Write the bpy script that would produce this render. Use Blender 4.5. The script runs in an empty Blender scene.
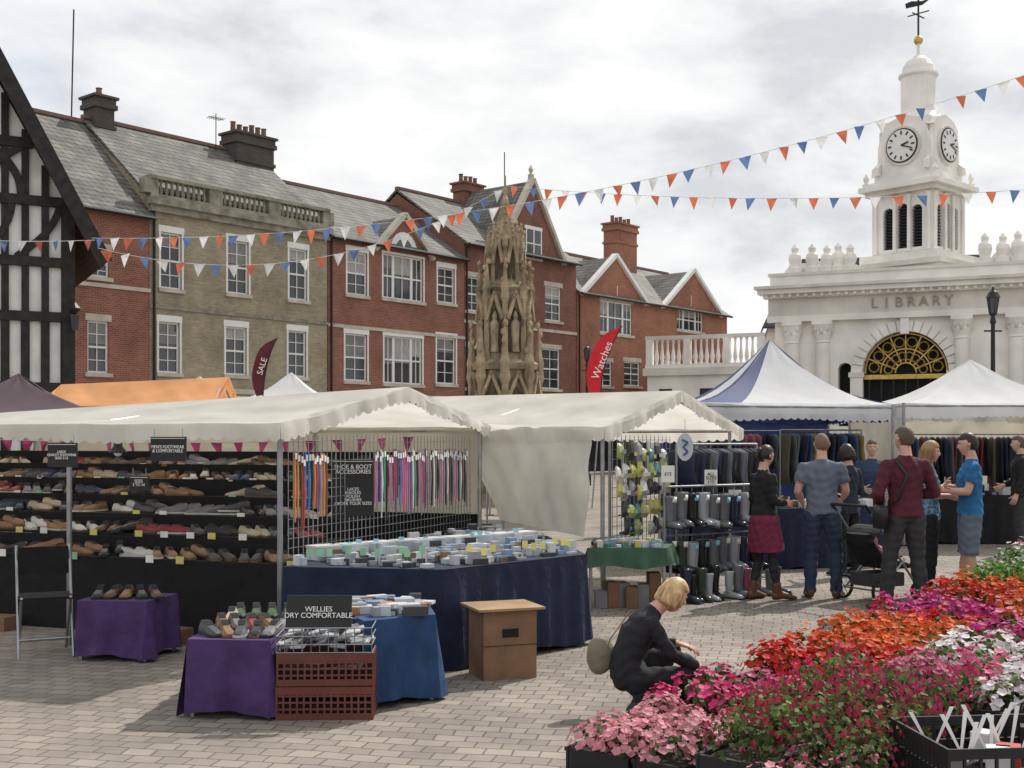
import bpy, math, random
import numpy as np
from mathutils import Vector, Matrix
random.seed(7); rng=np.random.default_rng(7)
F=1200.0; E=1.7; HZ=440.0
SC=bpy.context.scene
def W(x,y,D): return Vector(((x-512)*D/F, D, E+(HZ-y)*D/F))
# ------------------------------------------------------------ materials
MC={}
def _nt(name):
    m=bpy.data.materials.new(name); m.use_nodes=True
    nt=m.node_tree; b=nt.nodes['Principled BSDF']; return m,nt,b
def ramp(nt,src,c0,c1,p0=0.3,p1=0.7):
    r=nt.nodes.new('ShaderNodeValToRGB'); r.color_ramp.elements[0].position=p0; r.color_ramp.elements[1].position=p1
    r.color_ramp.elements[0].color=(*c0,1); r.color_ramp.elements[1].color=(*c1,1)
    nt.links.new(src,r.inputs[0]); return r.outputs[0]
def M(name,col,rough=.7,var=.15,scale=6,bump=.0,bs=40,metal=0,spec=.4,trans=0,stretch=None):
    if name in MC: return MC[name]
    m,nt,b=_nt(name)
    tc=nt.nodes.new('ShaderNodeTexCoord'); n=nt.nodes.new('ShaderNodeTexNoise'); n.inputs['Scale'].default_value=scale; n.inputs['Detail'].default_value=6
    vec=tc.outputs['Object']
    if stretch:
        mp=nt.nodes.new('ShaderNodeMapping'); mp.inputs['Scale'].default_value=stretch; nt.links.new(vec,mp.inputs[0]); vec=mp.outputs[0]
    nt.links.new(vec,n.inputs['Vector'])
    c0=[max(0,c*(1-var)) for c in col]; c1=[min(1,c*(1+var)) for c in col]
    out=ramp(nt,n.outputs['Fac'],c0,c1); nt.links.new(out,b.inputs['Base Color'])
    b.inputs['Roughness'].default_value=rough; b.inputs['Metallic'].default_value=metal
    b.inputs['Specular IOR Level'].default_value=spec
    if bump:
        n2=nt.nodes.new('ShaderNodeTexNoise'); n2.inputs['Scale'].default_value=bs; n2.inputs['Detail'].default_value=4
        nt.links.new(vec,n2.inputs['Vector'])
        bp=nt.nodes.new('ShaderNodeBump'); bp.inputs['Strength'].default_value=bump; bp.inputs['Distance'].default_value=.05
        nt.links.new(n2.outputs['Fac'],bp.inputs['Height']); nt.links.new(bp.outputs[0],b.inputs['Normal'])
    if trans:
        t=nt.nodes.new('ShaderNodeBsdfTranslucent'); nt.links.new(out,t.inputs['Color'])
        mx=nt.nodes.new('ShaderNodeMixShader'); mx.inputs[0].default_value=trans
        o=nt.nodes['Material Output']; nt.links.new(b.outputs[0],mx.inputs[1]); nt.links.new(t.outputs[0],mx.inputs[2]); nt.links.new(mx.outputs[0],o.inputs[0])
    MC[name]=m; return m
def brickmat(name,c1,c2,mortar,bw=.225,rh=.075,ms=.012,rough=.85,var=.25,plan=False,rot=0,bump=.3,offs=.5,stain=.6):
    if name in MC: return MC[name]
    m,nt,b=_nt(name)
    tc=nt.nodes.new('ShaderNodeTexCoord'); vec=tc.outputs['Object']
    if not plan:
        s=nt.nodes.new('ShaderNodeSeparateXYZ'); nt.links.new(vec,s.inputs[0])
        a=nt.nodes.new('ShaderNodeMath'); a.operation='ADD'; nt.links.new(s.outputs[0],a.inputs[0]); nt.links.new(s.outputs[1],a.inputs[1])
        c=nt.nodes.new('ShaderNodeCombineXYZ'); nt.links.new(a.outputs[0],c.inputs[0]); nt.links.new(s.outputs[2],c.inputs[1]); v2=c.outputs[0]
    else:
        nn=nt.nodes.new('ShaderNodeTexNoise'); nn.inputs['Scale'].default_value=1.3; nt.links.new(vec,nn.inputs['Vector'])
        sc=nt.nodes.new('ShaderNodeVectorMath'); sc.operation='SCALE'; sc.inputs[3].default_value=.12; nt.links.new(nn.outputs['Color'],sc.inputs[0])
        ad=nt.nodes.new('ShaderNodeVectorMath'); ad.operation='ADD'; nt.links.new(vec,ad.inputs[0]); nt.links.new(sc.outputs[0],ad.inputs[1])
        mp=nt.nodes.new('ShaderNodeMapping'); mp.inputs['Rotation'].default_value=(0,0,rot); nt.links.new(ad.outputs[0],mp.inputs[0]); v2=mp.outputs[0]
    br=nt.nodes.new('ShaderNodeTexBrick'); nt.links.new(v2,br.inputs['Vector'])
    br.inputs['Scale'].default_value=1; br.inputs['Brick Width'].default_value=bw; br.inputs['Row Height'].default_value=rh
    br.inputs['Mortar Size'].default_value=ms; br.inputs['Mortar Smooth'].default_value=.3; br.offset=offs
    br.inputs['Color1'].default_value=(*c1,1); br.inputs['Color2'].default_value=(*c2,1); br.inputs['Mortar'].default_value=(*mortar,1)
    n=nt.nodes.new('ShaderNodeTexNoise'); n.inputs['Scale'].default_value=stain; n.inputs['Detail'].default_value=10; n.inputs['Roughness'].default_value=.72; nt.links.new(vec,n.inputs['Vector'])
    g=ramp(nt,n.outputs['Fac'],(1-var,)*3,(1+var*.6,)*3)
    mu=nt.nodes.new('ShaderNodeMix'); mu.data_type='RGBA'; mu.blend_type='MULTIPLY'; mu.inputs[0].default_value=1
    nt.links.new(br.outputs['Color'],mu.inputs[6]); nt.links.new(g,mu.inputs[7]); nt.links.new(mu.outputs[2],b.inputs['Base Color'])
    b.inputs['Roughness'].default_value=rough; b.inputs['Specular IOR Level'].default_value=.3
    bp=nt.nodes.new('ShaderNodeBump'); bp.inputs['Strength'].default_value=bump; bp.inputs['Distance'].default_value=.02; bp.invert=True
    nt.links.new(br.outputs['Fac'],bp.inputs['Height']); nt.links.new(bp.outputs[0],b.inputs['Normal'])
    MC[name]=m; return m
def attrmat(name,trans=.35,rough=.6):
    m,nt,b=_nt(name); a=nt.nodes.new('ShaderNodeAttribute'); a.attribute_name='Col'
    nt.links.new(a.outputs['Color'],b.inputs['Base Color']); b.inputs['Roughness'].default_value=rough; b.inputs['Specular IOR Level'].default_value=.25
    t=nt.nodes.new('ShaderNodeBsdfTranslucent'); nt.links.new(a.outputs['Color'],t.inputs['Color'])
    mx=nt.nodes.new('ShaderNodeMixShader'); mx.inputs[0].default_value=trans; o=nt.nodes['Material Output']
    nt.links.new(b.outputs[0],mx.inputs[1]); nt.links.new(t.outputs[0],mx.inputs[2]); nt.links.new(mx.outputs[0],o.inputs[0]); return m
REDB=brickmat('red_brick',(.34,.105,.065),(.22,.068,.047),(.30,.22,.17),var=.35)
REDB2=brickmat('red_brick_dark',(.28,.09,.06),(.18,.062,.045),(.22,.16,.13),var=.35)
REDB3=brickmat('red_brick_orange',(.40,.15,.09),(.30,.105,.065),(.3,.2,.15),var=.35)
BUFF=brickmat('buff_brick',(.40,.34,.225),(.28,.24,.16),(.36,.32,.25),var=.42)
SLATE=brickmat('slate_roof',(.22,.21,.185),(.13,.128,.12),(.05,.05,.045),bw=.3,rh=.2,ms=.02,var=.55,stain=.9,rough=.75)
SLATE2=brickmat('slate_roof_dark',(.07,.075,.09),(.05,.055,.065),(.03,.03,.03),bw=.3,rh=.2,ms=.02,var=.3,rough=.7)
PAVE=brickmat('block_paving',(.30,.262,.222),(.215,.188,.165),(.125,.107,.09),bw=.165,rh=.13,ms=.007,var=.36,plan=True,rot=math.radians(12),bump=.4,stain=.6)
STONE=M('limestone_trim',(.5,.46,.38),.8,.2,2,.1)
STONED=M('weathered_parapet_stone',(.27,.25,.20),.9,.4,2.5,.2,12)
PAINTW=M('white_paint',(.78,.77,.74),.5,.05,3)
STUCCO=M('white_stucco',(.80,.77,.72),.7,.13,.8,.05,20)
STUCCO2=M('cream_stucco',(.66,.63,.57),.7,.16,.8,.05,20)
GLASS=M('window_glass',(.025,.03,.035),.06,.3,.6,spec=.8)
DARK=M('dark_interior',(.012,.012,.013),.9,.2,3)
BLACKP=M('black_paint',(.012,.012,.013),.5,.2,3)
TIMB=M('black_timber',(.022,.019,.017),.7,.5,5,.2,20)
PLAST=M('white_plaster',(.76,.75,.72),.85,.12,2,.1,10)
WEATH=M('weathered_stone',(.33,.26,.17),.9,.55,2.2,.8,7)
LEAD=M('lead_grey',(.3,.32,.34),.5,.15,3)
GOLD=M('gilded_metal',(.55,.38,.10),.4,.2,5,metal=.6)
CANV=M('canvas_white',(.78,.755,.69),.85,.13,1.8,.4,2.6,trans=.5,spec=.1)
CANVW=M('gazebo_white',(.80,.81,.82),.75,.06,2,.25,3,trans=.42,spec=.15)
CANVN=M('gazebo_navy',(.03,.05,.16),.7,.1,2,.1,3,trans=.15)
CANVO=M('canvas_orange',(.72,.36,.16),.8,.14,1.3,.2,3,trans=.4)
CANVM=M('canvas_maroon',(.07,.045,.055),.8,.12,1.3,.2,3)
STEEL=M('galvanised_steel',(.32,.33,.34),.4,.2,8,metal=.8)
PURP=M('purple_cloth',(.06,.028,.11),.85,.25,6,.6,5)
BLUEC=M('blue_cloth',(.014,.05,.135),.8,.25,6,.6,5)
NAVY=M('navy_cloth',(.010,.017,.042),.85,.3,6,.6,5)
BLKC=M('black_cloth',(.010,.010,.012),.9,.2,6,.4,7)
CARD=M('cardboard',(.22,.125,.07),.85,.2,5,.1,30)
CRATE=M('crate_brown_plastic',(.13,.035,.025),.5,.15,6)
BLKPL=M('black_plastic',(.015,.015,.017),.45,.2,6)
WOOD=M('wood',(.30,.19,.10),.7,.25,4,.1,20,stretch=(1,1,8))
def C(name,r,g,b,rough=.7,**k): return M(name,(r,g,b),rough,**k)
# ------------------------------------------------------------ mesh builder
def loftgeo(cs,ra,rb,side,n=12):
    cs=[Vector(c) for c in cs]; v=[];f=[]; K=len(cs)
    for k,c in enumerate(cs):
        t=(cs[min(k+1,K-1)]-cs[max(k-1,0)]).normalized(); sd=Vector(side[k] if isinstance(side,list) else side)
        sd=(sd-t*sd.dot(t)).normalized(); b=t.cross(sd)
        for i in range(n):
            g=2*math.pi*i/n; v.append(c+sd*ra[k]*math.cos(g)+b*rb[k]*math.sin(g))
    for k in range(K-1):
        for i in range(n): f.append((k*n+i,k*n+(i+1)%n,(k+1)*n+(i+1)%n,(k+1)*n+i))
    f.append(tuple(range(n))[::-1]); f.append(tuple(range((K-1)*n,K*n)))
    return v,f
class MB:
    def __init__(s): s.v=[];s.f=[];s.m=[];s.mats=[]
    def mi(s,mat):
        if mat not in s.mats: s.mats.append(mat)
        return s.mats.index(mat)
    def add(s,v,f,mat):
        o=len(s.v); i=s.mi(mat); s.v.extend([tuple(p) for p in v])
        for q in f: s.f.append(tuple(o+k for k in q)); s.m.append(i)
    def box(s,x0,x1,y0,y1,z0,z1,mat):
        v=[(x0,y0,z0),(x1,y0,z0),(x1,y1,z0),(x0,y1,z0),(x0,y0,z1),(x1,y0,z1),(x1,y1,z1),(x0,y1,z1)]
        s.add(v,[(0,3,2,1),(4,5,6,7),(0,1,5,4),(1,2,6,5),(2,3,7,6),(3,0,4,7)],mat)
    def obox(s,c,ux,hx,hy,z0,z1,mat):
        ux=Vector((ux[0],ux[1],0)).normalized(); uy=Vector((-ux.y,ux.x,0)); c=Vector((c[0],c[1],0)); v=[]
        for z in (z0,z1):
            for a,b in((-1,-1),(1,-1),(1,1),(-1,1)):
                p=c+ux*hx*a+uy*hy*b; v.append((p.x,p.y,z))
        s.add(v,[(0,3,2,1),(4,5,6,7),(0,1,5,4),(1,2,6,5),(2,3,7,6),(3,0,4,7)],mat)
    def beam(s,p,q,w,d,mat,nrm=(0,-1,0)):
        p=Vector(p);q=Vector(q);t=(q-p).normalized();n=Vector(nrm);n=(n-t*n.dot(t)).normalized();b=t.cross(n)
        v=[]
        for c in(p,q):
            for a,e in((-1,-1),(1,-1),(1,1),(-1,1)): v.append(c+b*w/2*a+n*d/2*e)
        s.add(v,[(0,3,2,1),(4,5,6,7),(0,1,5,4),(1,2,6,5),(2,3,7,6),(3,0,4,7)],mat)
    def cyl(s,p,q,r0,mat,r1=None,n=8,cap=True):
        if r1 is None:r1=r0
        p=Vector(p);q=Vector(q);t=(q-p).normalized();a=Vector((0,0,1)) if abs(t.z)<.9 else Vector((1,0,0))
        u=t.cross(a).normalized();w=t.cross(u);v=[]
        for c,r in((p,r0),(q,r1)):
            for i in range(n):
                g=2*math.pi*i/n; v.append(c+(u*math.cos(g)+w*math.sin(g))*r)
        f=[(i,(i+1)%n,n+(i+1)%n,n+i) for i in range(n)]
        if cap: f+= [tuple(range(n))[::-1],tuple(range(n,2*n))]
        s.add(v,f,mat)
    def tube(s,pts,r,mat,n=6):
        for a,b in zip(pts[:-1],pts[1:]): s.cyl(a,b,r,mat,n=n)
    def lathe(s,cx,cy,prof,mat,n=16,rot=0):
        v=[];f=[]
        for r,z in prof:
            for i in range(n):
                g=2*math.pi*(i+.5)/n+rot; v.append((cx+r*math.cos(g),cy+r*math.sin(g),z))
        for k in range(len(prof)-1):
            for i in range(n): f.append((k*n+i,k*n+(i+1)%n,(k+1)*n+(i+1)%n,(k+1)*n+i))
        f.append(tuple(range(n))[::-1]); f.append(tuple(range((len(prof)-1)*n,len(prof)*n)))
        s.add(v,f,mat)
    def sph(s,c,r,mat,n=12,m=8,fn=None):
        if not hasattr(r,'__len__'): r=(r,r,r)
        v=[];f=[]
        for j in range(m+1):
            th=math.pi*j/m
            for i in range(n):
                g=2*math.pi*i/n; d=Vector((math.sin(th)*math.cos(g),math.sin(th)*math.sin(g),math.cos(th)))
                p=Vector((d.x*r[0],d.y*r[1],d.z*r[2]))
                if fn:p=fn(d,p)
                v.append(Vector(c)+p)
        for j in range(m):
            for i in range(n): f.append((j*n+i,j*n+(i+1)%n,(j+1)*n+(i+1)%n,(j+1)*n+i))
        s.add(v,f,mat)
    def poly(s,pts,thick,mat,dirv=(0,1,0)):
        n=len(pts);d=Vector(dirv)*thick; v=[Vector(p) for p in pts]+[Vector(p)+d for p in pts]
        s.add(v,[tuple(range(n)),tuple(range(n,2*n))[::-1]]+[(i,(i+1)%n,n+(i+1)%n,n+i) for i in range(n)],mat)
    def loft(s,cs,ra,rb,side,mat,n=12):
        v,f=loftgeo(cs,ra,rb,side,n); s.add(v,f,mat)
    def obj(s,name,parent=None,loc=(0,0,0),rz=0,smooth=False):
        me=bpy.data.meshes.new(name); me.from_pydata([tuple(p) for p in s.v],[],s.f)
        for m in s.mats: me.materials.append(m)
        me.polygons.foreach_set('material_index',s.m)
        if smooth: me.polygons.foreach_set('use_smooth',[True]*len(s.f))
        me.update(); o=bpy.data.objects.new(name,me); SC.collection.objects.link(o)
        o.location=loc;o.rotation_euler=(0,0,rz)
        if parent:o.parent=parent
        return o
def empty(name,loc=(0,0,0),rz=0):
    o=bpy.data.objects.new(name,None); SC.collection.objects.link(o); o.location=loc;o.rotation_euler=(0,0,rz); o.empty_display_size=.2; return o
def text(parent,s,loc,size,mat,rz=0,rx=90,ext=.002,name='lettering',align='CENTER',roll=0,sx=1):
    c=bpy.data.curves.new(name,'FONT'); c.body=s; c.size=size; c.align_x=align; c.align_y='CENTER'; c.extrude=ext; c.space_line=.85
    c.materials.append(mat); o=bpy.data.objects.new(name,c); SC.collection.objects.link(o); o.location=loc
    o.rotation_euler=(math.radians(rx),roll,rz); o.scale=(sx,1,1); o.parent=parent; return o
# ------------------------------------------------------------ sky, sun, camera, ground
AZ=math.radians(40); EL=math.radians(46)
w=bpy.data.worlds.new('World'); SC.world=w; w.use_nodes=True; nt=w.node_tree; nt.nodes.clear()
out=nt.nodes.new('ShaderNodeOutputWorld'); mx=nt.nodes.new('ShaderNodeMixShader')
sk=nt.nodes.new('ShaderNodeTexSky'); sk.sky_type='NISHITA'; sk.sun_disc=False; sk.sun_elevation=EL; sk.sun_rotation=AZ
b1=nt.nodes.new('ShaderNodeBackground'); b1.inputs[1].default_value=.15; nt.links.new(sk.outputs[0],b1.inputs[0])
tc=nt.nodes.new('ShaderNodeTexCoord'); mp=nt.nodes.new('ShaderNodeMapping'); mp.inputs['Scale'].default_value=(1,1,2.2); mp.inputs['Location'].default_value=(1.35,.4,.15)
nt.links.new(tc.outputs['Generated'],mp.inputs[0])
def noise(sc,det,dist=0,ro=.5):
    n=nt.nodes.new('ShaderNodeTexNoise'); n.inputs['Scale'].default_value=sc; n.inputs['Detail'].default_value=det; n.inputs['Roughness'].default_value=ro; n.inputs['Distortion'].default_value=dist; nt.links.new(mp.outputs[0],n.inputs['Vector']); return n.outputs['Fac']
b2=nt.nodes.new('ShaderNodeBackground')
r2=nt.nodes.new('ShaderNodeValToRGB'); cr=r2.color_ramp; cr.elements[0].position=.36; cr.elements[0].color=(.70,.725,.76,1); cr.elements[1].position=.58; cr.elements[1].color=(1.02,1.02,1.02,1)
e=cr.elements.new(.47); e.color=(.90,.91,.92,1)
nt.links.new(noise(5.0,10,.15,.56),r2.inputs[0]); nt.links.new(r2.outputs[0],b2.inputs[0]); b2.inputs[1].default_value=1.0
r3=nt.nodes.new('ShaderNodeValToRGB'); r3.color_ramp.elements[0].position=.36; r3.color_ramp.elements[0].color=(.72,.72,.72,1); r3.color_ramp.elements[1].position=.48; r3.color_ramp.elements[1].color=(1,1,1,1)
nt.links.new(noise(2.6,8,.2),r3.inputs[0]); nt.links.new(r3.outputs[0],mx.inputs[0])
nt.links.new(b1.outputs[0],mx.inputs[1]); nt.links.new(b2.outputs[0],mx.inputs[2]); nt.links.new(mx.outputs[0],out.inputs[0])
sl=bpy.data.lights.new('sun','SUN'); sl.energy=4.2; sl.angle=math.radians(1.2); sl.color=(1,.95,.87)
so=bpy.data.objects.new('sun',sl); SC.collection.objects.link(so)
sd=Vector((math.sin(AZ)*math.cos(EL),math.cos(AZ)*math.cos(EL),math.sin(EL))); so.rotation_euler=sd.to_track_quat('Z','Y').to_euler()
cd=bpy.data.cameras.new('camera'); cam=bpy.data.objects.new('camera',cd); SC.collection.objects.link(cam); SC.camera=cam
cam.location=(0,0,E); cam.rotation_euler=(math.radians(90),0,0); cd.sensor_width=36; cd.lens=F*36/1024; cd.shift_y=(HZ-384)/1024; cd.clip_end=2000; cd.clip_start=.1
SC.view_settings.view_transform='Standard'
g=MB(); g.add([(-500,-100,0),(500,-100,0),(500,900,0),(-500,900,0)],[(0,1,2,3)],PAVE); g.obj('ground')
# ------------------------------------------------------------ wall helper
def wall(mb,x0,x1,z0,z1,ops,mat,y=0,depth=.16,rev=None):
    rev=rev or mat
    xs=sorted({x0,x1,*[o[0] for o in ops],*[o[1] for o in ops]}); zs=sorted({z0,z1,*[o[2] for o in ops],*[o[3] for o in ops]})
    xs=[x for x in xs if x0<=x<=x1]; zs=[z for z in zs if z0<=z<=z1]
    for a,b in zip(xs[:-1],xs[1:]):
        for c,d in zip(zs[:-1],zs[1:]):
            mx_=(a+b)/2; mz=(c+d)/2
            if any(o[0]<mx_<o[1] and o[2]<mz<o[3] for o in ops): continue
            mb.add([(a,y,c),(b,y,c),(b,y,d),(a,y,d)],[(0,1,2,3)],mat)
    for o in ops:
        a,b,c,d=o[:4]; arch=len(o)>4 and o[4]
        if not arch:
            mb.add([(a,y,c),(a,y,d),(b,y,d),(b,y,c),(a,y+depth,c),(a,y+depth,d),(b,y+depth,d),(b,y+depth,c)],[(0,1,5,4),(1,2,6,5),(2,3,7,6),(3,0,4,7)],rev)
        else:
            r=(b-a)/2; cx=(a+b)/2; sp=d-r; N=12
            arc=[(cx+r*math.cos(math.pi*i/N),sp+r*math.sin(math.pi*i/N)) for i in range(N+1)]
            for i in range(N):
                k=b if i<N/2 else a
                mb.add([(k,y,d),(arc[i][0],y,arc[i][1]),(arc[i+1][0],y,arc[i+1][1])],[(0,1,2)],mat)
                mb.add([(arc[i][0],y,arc[i][1]),(arc[i+1][0],y,arc[i+1][1]),(arc[i+1][0],y+depth,arc[i+1][1]),(arc[i][0],y+depth,arc[i][1])],[(0,1,2,3)],rev)
            mb.add([(a,y,c),(a,y,sp),(a,y+depth,sp),(a,y+depth,c)],[(0,1,2,3)],rev); mb.add([(b,y,c),(b,y,sp),(b,y+depth,sp),(b,y+depth,c)],[(0,1,2,3)],rev)
            mb.add([(a,y,c),(b,y,c),(b,y+depth,c),(a,y+depth,c)],[(0,1,2,3)],rev)
def sash(fr,gl,a,b,c,d,y,nx=2,nz=4,arch=False,fw=.07,curt=True,mat=None):
    mat=mat or PAINTW; yf=y+.07
    fr.box(a,a+fw,yf,yf+.08,c,d,mat); fr.box(b-fw,b,yf,yf+.08,c,d,mat); fr.box(a+fw,b-fw,yf,yf+.08,c,c+fw,mat); fr.box(a+fw,b-fw,yf,yf+.08,d-fw,d,mat)
    mz=(c+d)/2; fr.box(a+fw,b-fw,yf-.015,yf+.06,mz-.035,mz+.035,mat)
    for i in range(1,nx):
        x=a+(b-a)*i/nx; fr.box(x-.016,x+.016,yf+.01,yf+.05,c+fw,d-fw,mat)
    for i in range(1,nz):
        z=c+(d-c)*i/nz
        if abs(z-mz)>.05: fr.box(a+fw,b-fw,yf+.012,yf+.048,z-.014,z+.014,mat)
    gl.add([(a,yf+.052,c),(b,yf+.052,c),(b,yf+.052+random.uniform(-.01,.02),d),(a,yf+.052,d)],[(0,1,2,3)],GLASS)
    if curt and random.random()<.65:
        h=random.uniform(.2,.6); cm=random.choice([M('window_blind',(.2,.2,.19),.3,.2,3),M('net_curtain',(.36,.35,.33),.5,.35,3,stretch=(8,8,1))])
        gl.add([(a,yf+.045,d-(d-c)*h),(b,yf+.045,d-(d-c)*h),(b,yf+.045,d),(a,yf+.045,d)],[(0,1,2,3)],cm)
def chimney(par,x0,x1,y0,y1,z0,z1,mat,pots=3,name='chimney'):
    mb=MB(); mb.box(x0,x1,y0,y1,z0,z1,mat); mb.box(x0-.1,x1+.1,y0-.1,y1+.1,z1,z1+.18,mat); mb.box(x0-.05,x1+.05,y0-.05,y1+.05,z1+.18,z1+.4,mat); mb.box(x0-.14,x1+.14,y0-.14,y1+.14,z1+.4,z1+.5,mat)
    mb.box(x0-.06,x1+.06,y0-.06,y1+.06,z1-.8,z1-.65,mat)
    P=M('chimney_pot_clay',(.17,.10,.07),.85,.4,3)
    for i in range(pots):
        x=x0+(x1-x0)*(i+.5)/pots; h=random.uniform(.3,.5); mb.lathe(x,(y0+y1)/2,[(.15,z1+.5),(.12,z1+.6),(.11,z1+.5+h),(.14,z1+.55+h)],P,n=8)
    mb.obj(name,par)
def roofslab(mb,pts,mat,t=.12):
    n=len(pts); v=[Vector(p) for p in pts]+[Vector(p)-Vector((0,0,t)) for p in pts]
    mb.add(v,[tuple(range(n)),tuple(range(n,2*n))[::-1]]+[(i,(i+1)%n,n+(i+1)%n,n+i) for i in range(n)],mat)
# ------------------------------------------------------------ row of buildings
UX,UY=.636,.771; RX0,RY0=-13.27,44.0; RR=math.atan2(UY,UX)
def rs(x):
    r=(x-512)/F; return (r*RY0-RX0)/(UX-r*UY)
def rd(s): return RY0+UY*s
def rz_(x,y): return E+(HZ-y)*rd(rs(x))/F
def rpos(s): return (RX0+UX*s,RY0+UY*s,0)
def rowb(name,p0,p1,ztop,mat,wins,depth=9,eaveover=.3,roof=True,ridge=13,rmat=None,ridge_y=4.5,shop=(.02,.03,.03),surround=True,nz=4,bands=(),z0=3.4):
    s0=rs(p0);s1=rs(p1);L=s1-s0; par=empty(name,rpos(s0),RR)
    ops=[];wb=MB();fr=MB();gl=MB();tr=MB()
    for wn in wins:
        xc,yt,yb,wp=wn[:4]; kind=wn[4] if len(wn)>4 else 's'
        a=rs(xc-wp/2)-s0;b=rs(xc+wp/2)-s0;zt=rz_(xc,yt);zb=rz_(xc,yb)
        arch=kind=='a'
        ops.append((a,b,zb,zt,arch))
        if kind in('v','p'):
            q=(b-a)*.27
            for (u,v_) in((a,a+q),(a+q,b-q),(b-q,b)): sash(fr,gl,u,v_,zb,zt,0,1 if v_-u<.6 else 2,2)
        else: sash(fr,gl,a,b,zb,zt,0,2 if wp<30 else 3,nz)
        if surround:
            tr.box(a-.12,b+.12,-.1,.02,zb-.14,zb,STONE)
            tr.box(a-.1,b+.1,-.035,.02,zt,zt+.24,STONE if surround==1 else PAINTW)
            if surround==2:
                tr.box(a-.08,a,-.03,.02,zb,zt,PAINTW); tr.box(b,b+.08,-.03,.02,zb,zt,PAINTW)
            if kind=='v':
                cx=(a+b)/2; r=(b-a)*.26; mbv=[(cx+r*1.25*math.cos(math.pi*i/10),-.05,zt+.24+r*1.25*math.sin(math.pi*i/10)) for i in range(11)]
                tr.poly(mbv,.06,PAINTW); gv=[(cx+r*.8*math.cos(math.pi*i/10),-.056,zt+.25+r*.8*math.sin(math.pi*i/10)) for i in range(11)]
                gl.poly(gv,.004,GLASS); fr.box(cx-.02,cx+.02,-.075,-.058,zt+.25,zt+.25+r*.8,PAINTW)
    n=max(1,int(L/3)); sops=[]
    for i in range(n): sops.append((L*(i+.1)/n,L*(i+.9)/n,.5,2.6))
    wall(wb,0,L,z0,ztop,ops,mat); SH=M(name+'_shopfront',shop,.5)
    wall(wb,0,L,0,z0,sops,SH,depth=.3)
    for o in sops: gl.add([(o[0],.25,o[2]),(o[1],.25,o[2]),(o[1],.25,o[3]),(o[0],.25,o[3])],[(0,1,2,3)],GLASS)
    tr.box(-.02,L+.02,-.25,.0,2.75,3.3,SH); tr.box(-.02,L+.02,-.32,.0,3.3,3.4,PAINTW)
    pk=ridge-.15
    for xe in(0,L):
        wb.add([(xe,0,0),(xe,depth,0),(xe,depth,ztop),(xe,ridge_y,max(pk,ztop)),(xe,0,ztop)],[(0,1,2,3,4)],mat)
    wb.add([(0,depth,0),(L,depth,0),(L,depth,ztop),(0,depth,ztop)],[(0,1,2,3)],mat)
    for bz,bh,bm in bands: tr.box(-.01,L+.01,-.06,.0,bz,bz+bh,bm)
    wb.obj('walls',par); fr.obj('window_frames',par); gl.obj('window_glass',par); tr.obj('stone_trim',par)
    if roof:
        rb=MB(); rm=rmat or SLATE; sl_=(ridge-ztop)/ridge_y; e=eaveover
        roofslab(rb,[(-.05,-e,ztop+.1-sl_*e),(L+.05,-e,ztop+.1-sl_*e),(L+.05,ridge_y,ridge+.1),(-.05,ridge_y,ridge+.1)],rm)
        roofslab(rb,[(L+.05,depth+.2,ztop),(-.05,depth+.2,ztop),(-.05,ridge_y,ridge+.1),(L+.05,ridge_y,ridge+.1)],rm)
        rb.box(-.05,L+.05,ridge_y-.12,ridge_y+.12,ridge+.06,ridge+.2,M('ridge_tile',(.2,.12,.09),.8))
        if e>0: rb.cyl((-.02,-e-.06,ztop+.04-sl_*e),(L+.02,-e-.06,ztop+.04-sl_*e),.07,BLACKP)
        rb.obj('roof',par)
    dp=MB(); dp.cyl((.12,-.09,0),(.12,-.09,ztop-.2),.05,BLACKP,n=6); dp.obj('downpipe',par)
    return par,L,s0
par,L,s0=rowb('red_brick_house',52,150,10.0,REDB,[(99,250,277,20),(98,321,373,21)],ridge=14.0,surround=1,bands=[(7.1,.14,STONE)])
par,L,s0=rowb('buff_brick_georgian_building',150,327,10.6,BUFF,[(171,233,289,21),(238,241,294,21),(298,249,300,18),(169,322,373,21),(236,327,375,21),(297,331,377,18)],ridge=14.2,ridge_y=4.5,eaveover=-.6,surround=2,bands=[(3.5,.2,STONE),(6.55,.14,STONED)])
tb=MB(); tb.box(-.1,L+.1,-.3,.02,10.35,10.6,STONED); tb.box(-.05,L+.05,-.16,.02,10.1,10.35,STONED); tb.box(-.02,L+.02,-.12,.25,10.6,10.76,STONED); tb.box(-.05,L+.05,-.16,.29,11.3,11.43,STONED)
for x in np.linspace(0,L,4): tb.box(x-.3,x+.3,-.11,.24,10.76,11.3,STONED)
xx=.5
while xx<L-.4:
    if min(abs(xx-q) for q in np.linspace(0,L,4))>.38: tb.lathe(xx,.06,[(.05,10.76),(.085,10.9),(.05,11.1),(.045,11.2),(.07,11.3)],STONED,n=6)
    xx+=.24
tb.obj('balustrade',par)
CHB=brickmat('chimney_brick',(.10,.075,.06),(.07,.055,.045),(.11,.1,.09))
chimney(par,.25,1.05,4.0,4.9,12.5,14.7,CHB,1)
chimney(par,L-1.9,L+.1,3.6,4.6,12.8,14.5,CHB,6)
at=MB(); at.cyl((-.55,4.5,12),(-.4,4.5,18.4),.03,BLACKP,n=5); at.cyl((L-2.7,4,14),(L-2.7,4,15.6),.02,BLACKP,n=5)
for k in range(6): at.cyl((L-3.0+.12*k,3.75,15.4),(L-3.0+.12*k,4.25,15.4),.012,BLACKP,n=4)
at.cyl((L-3.1,4,15.4),(L-2.3,4,15.4),.015,BLACKP,n=4); at.obj('tv_aerial',par)
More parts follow.
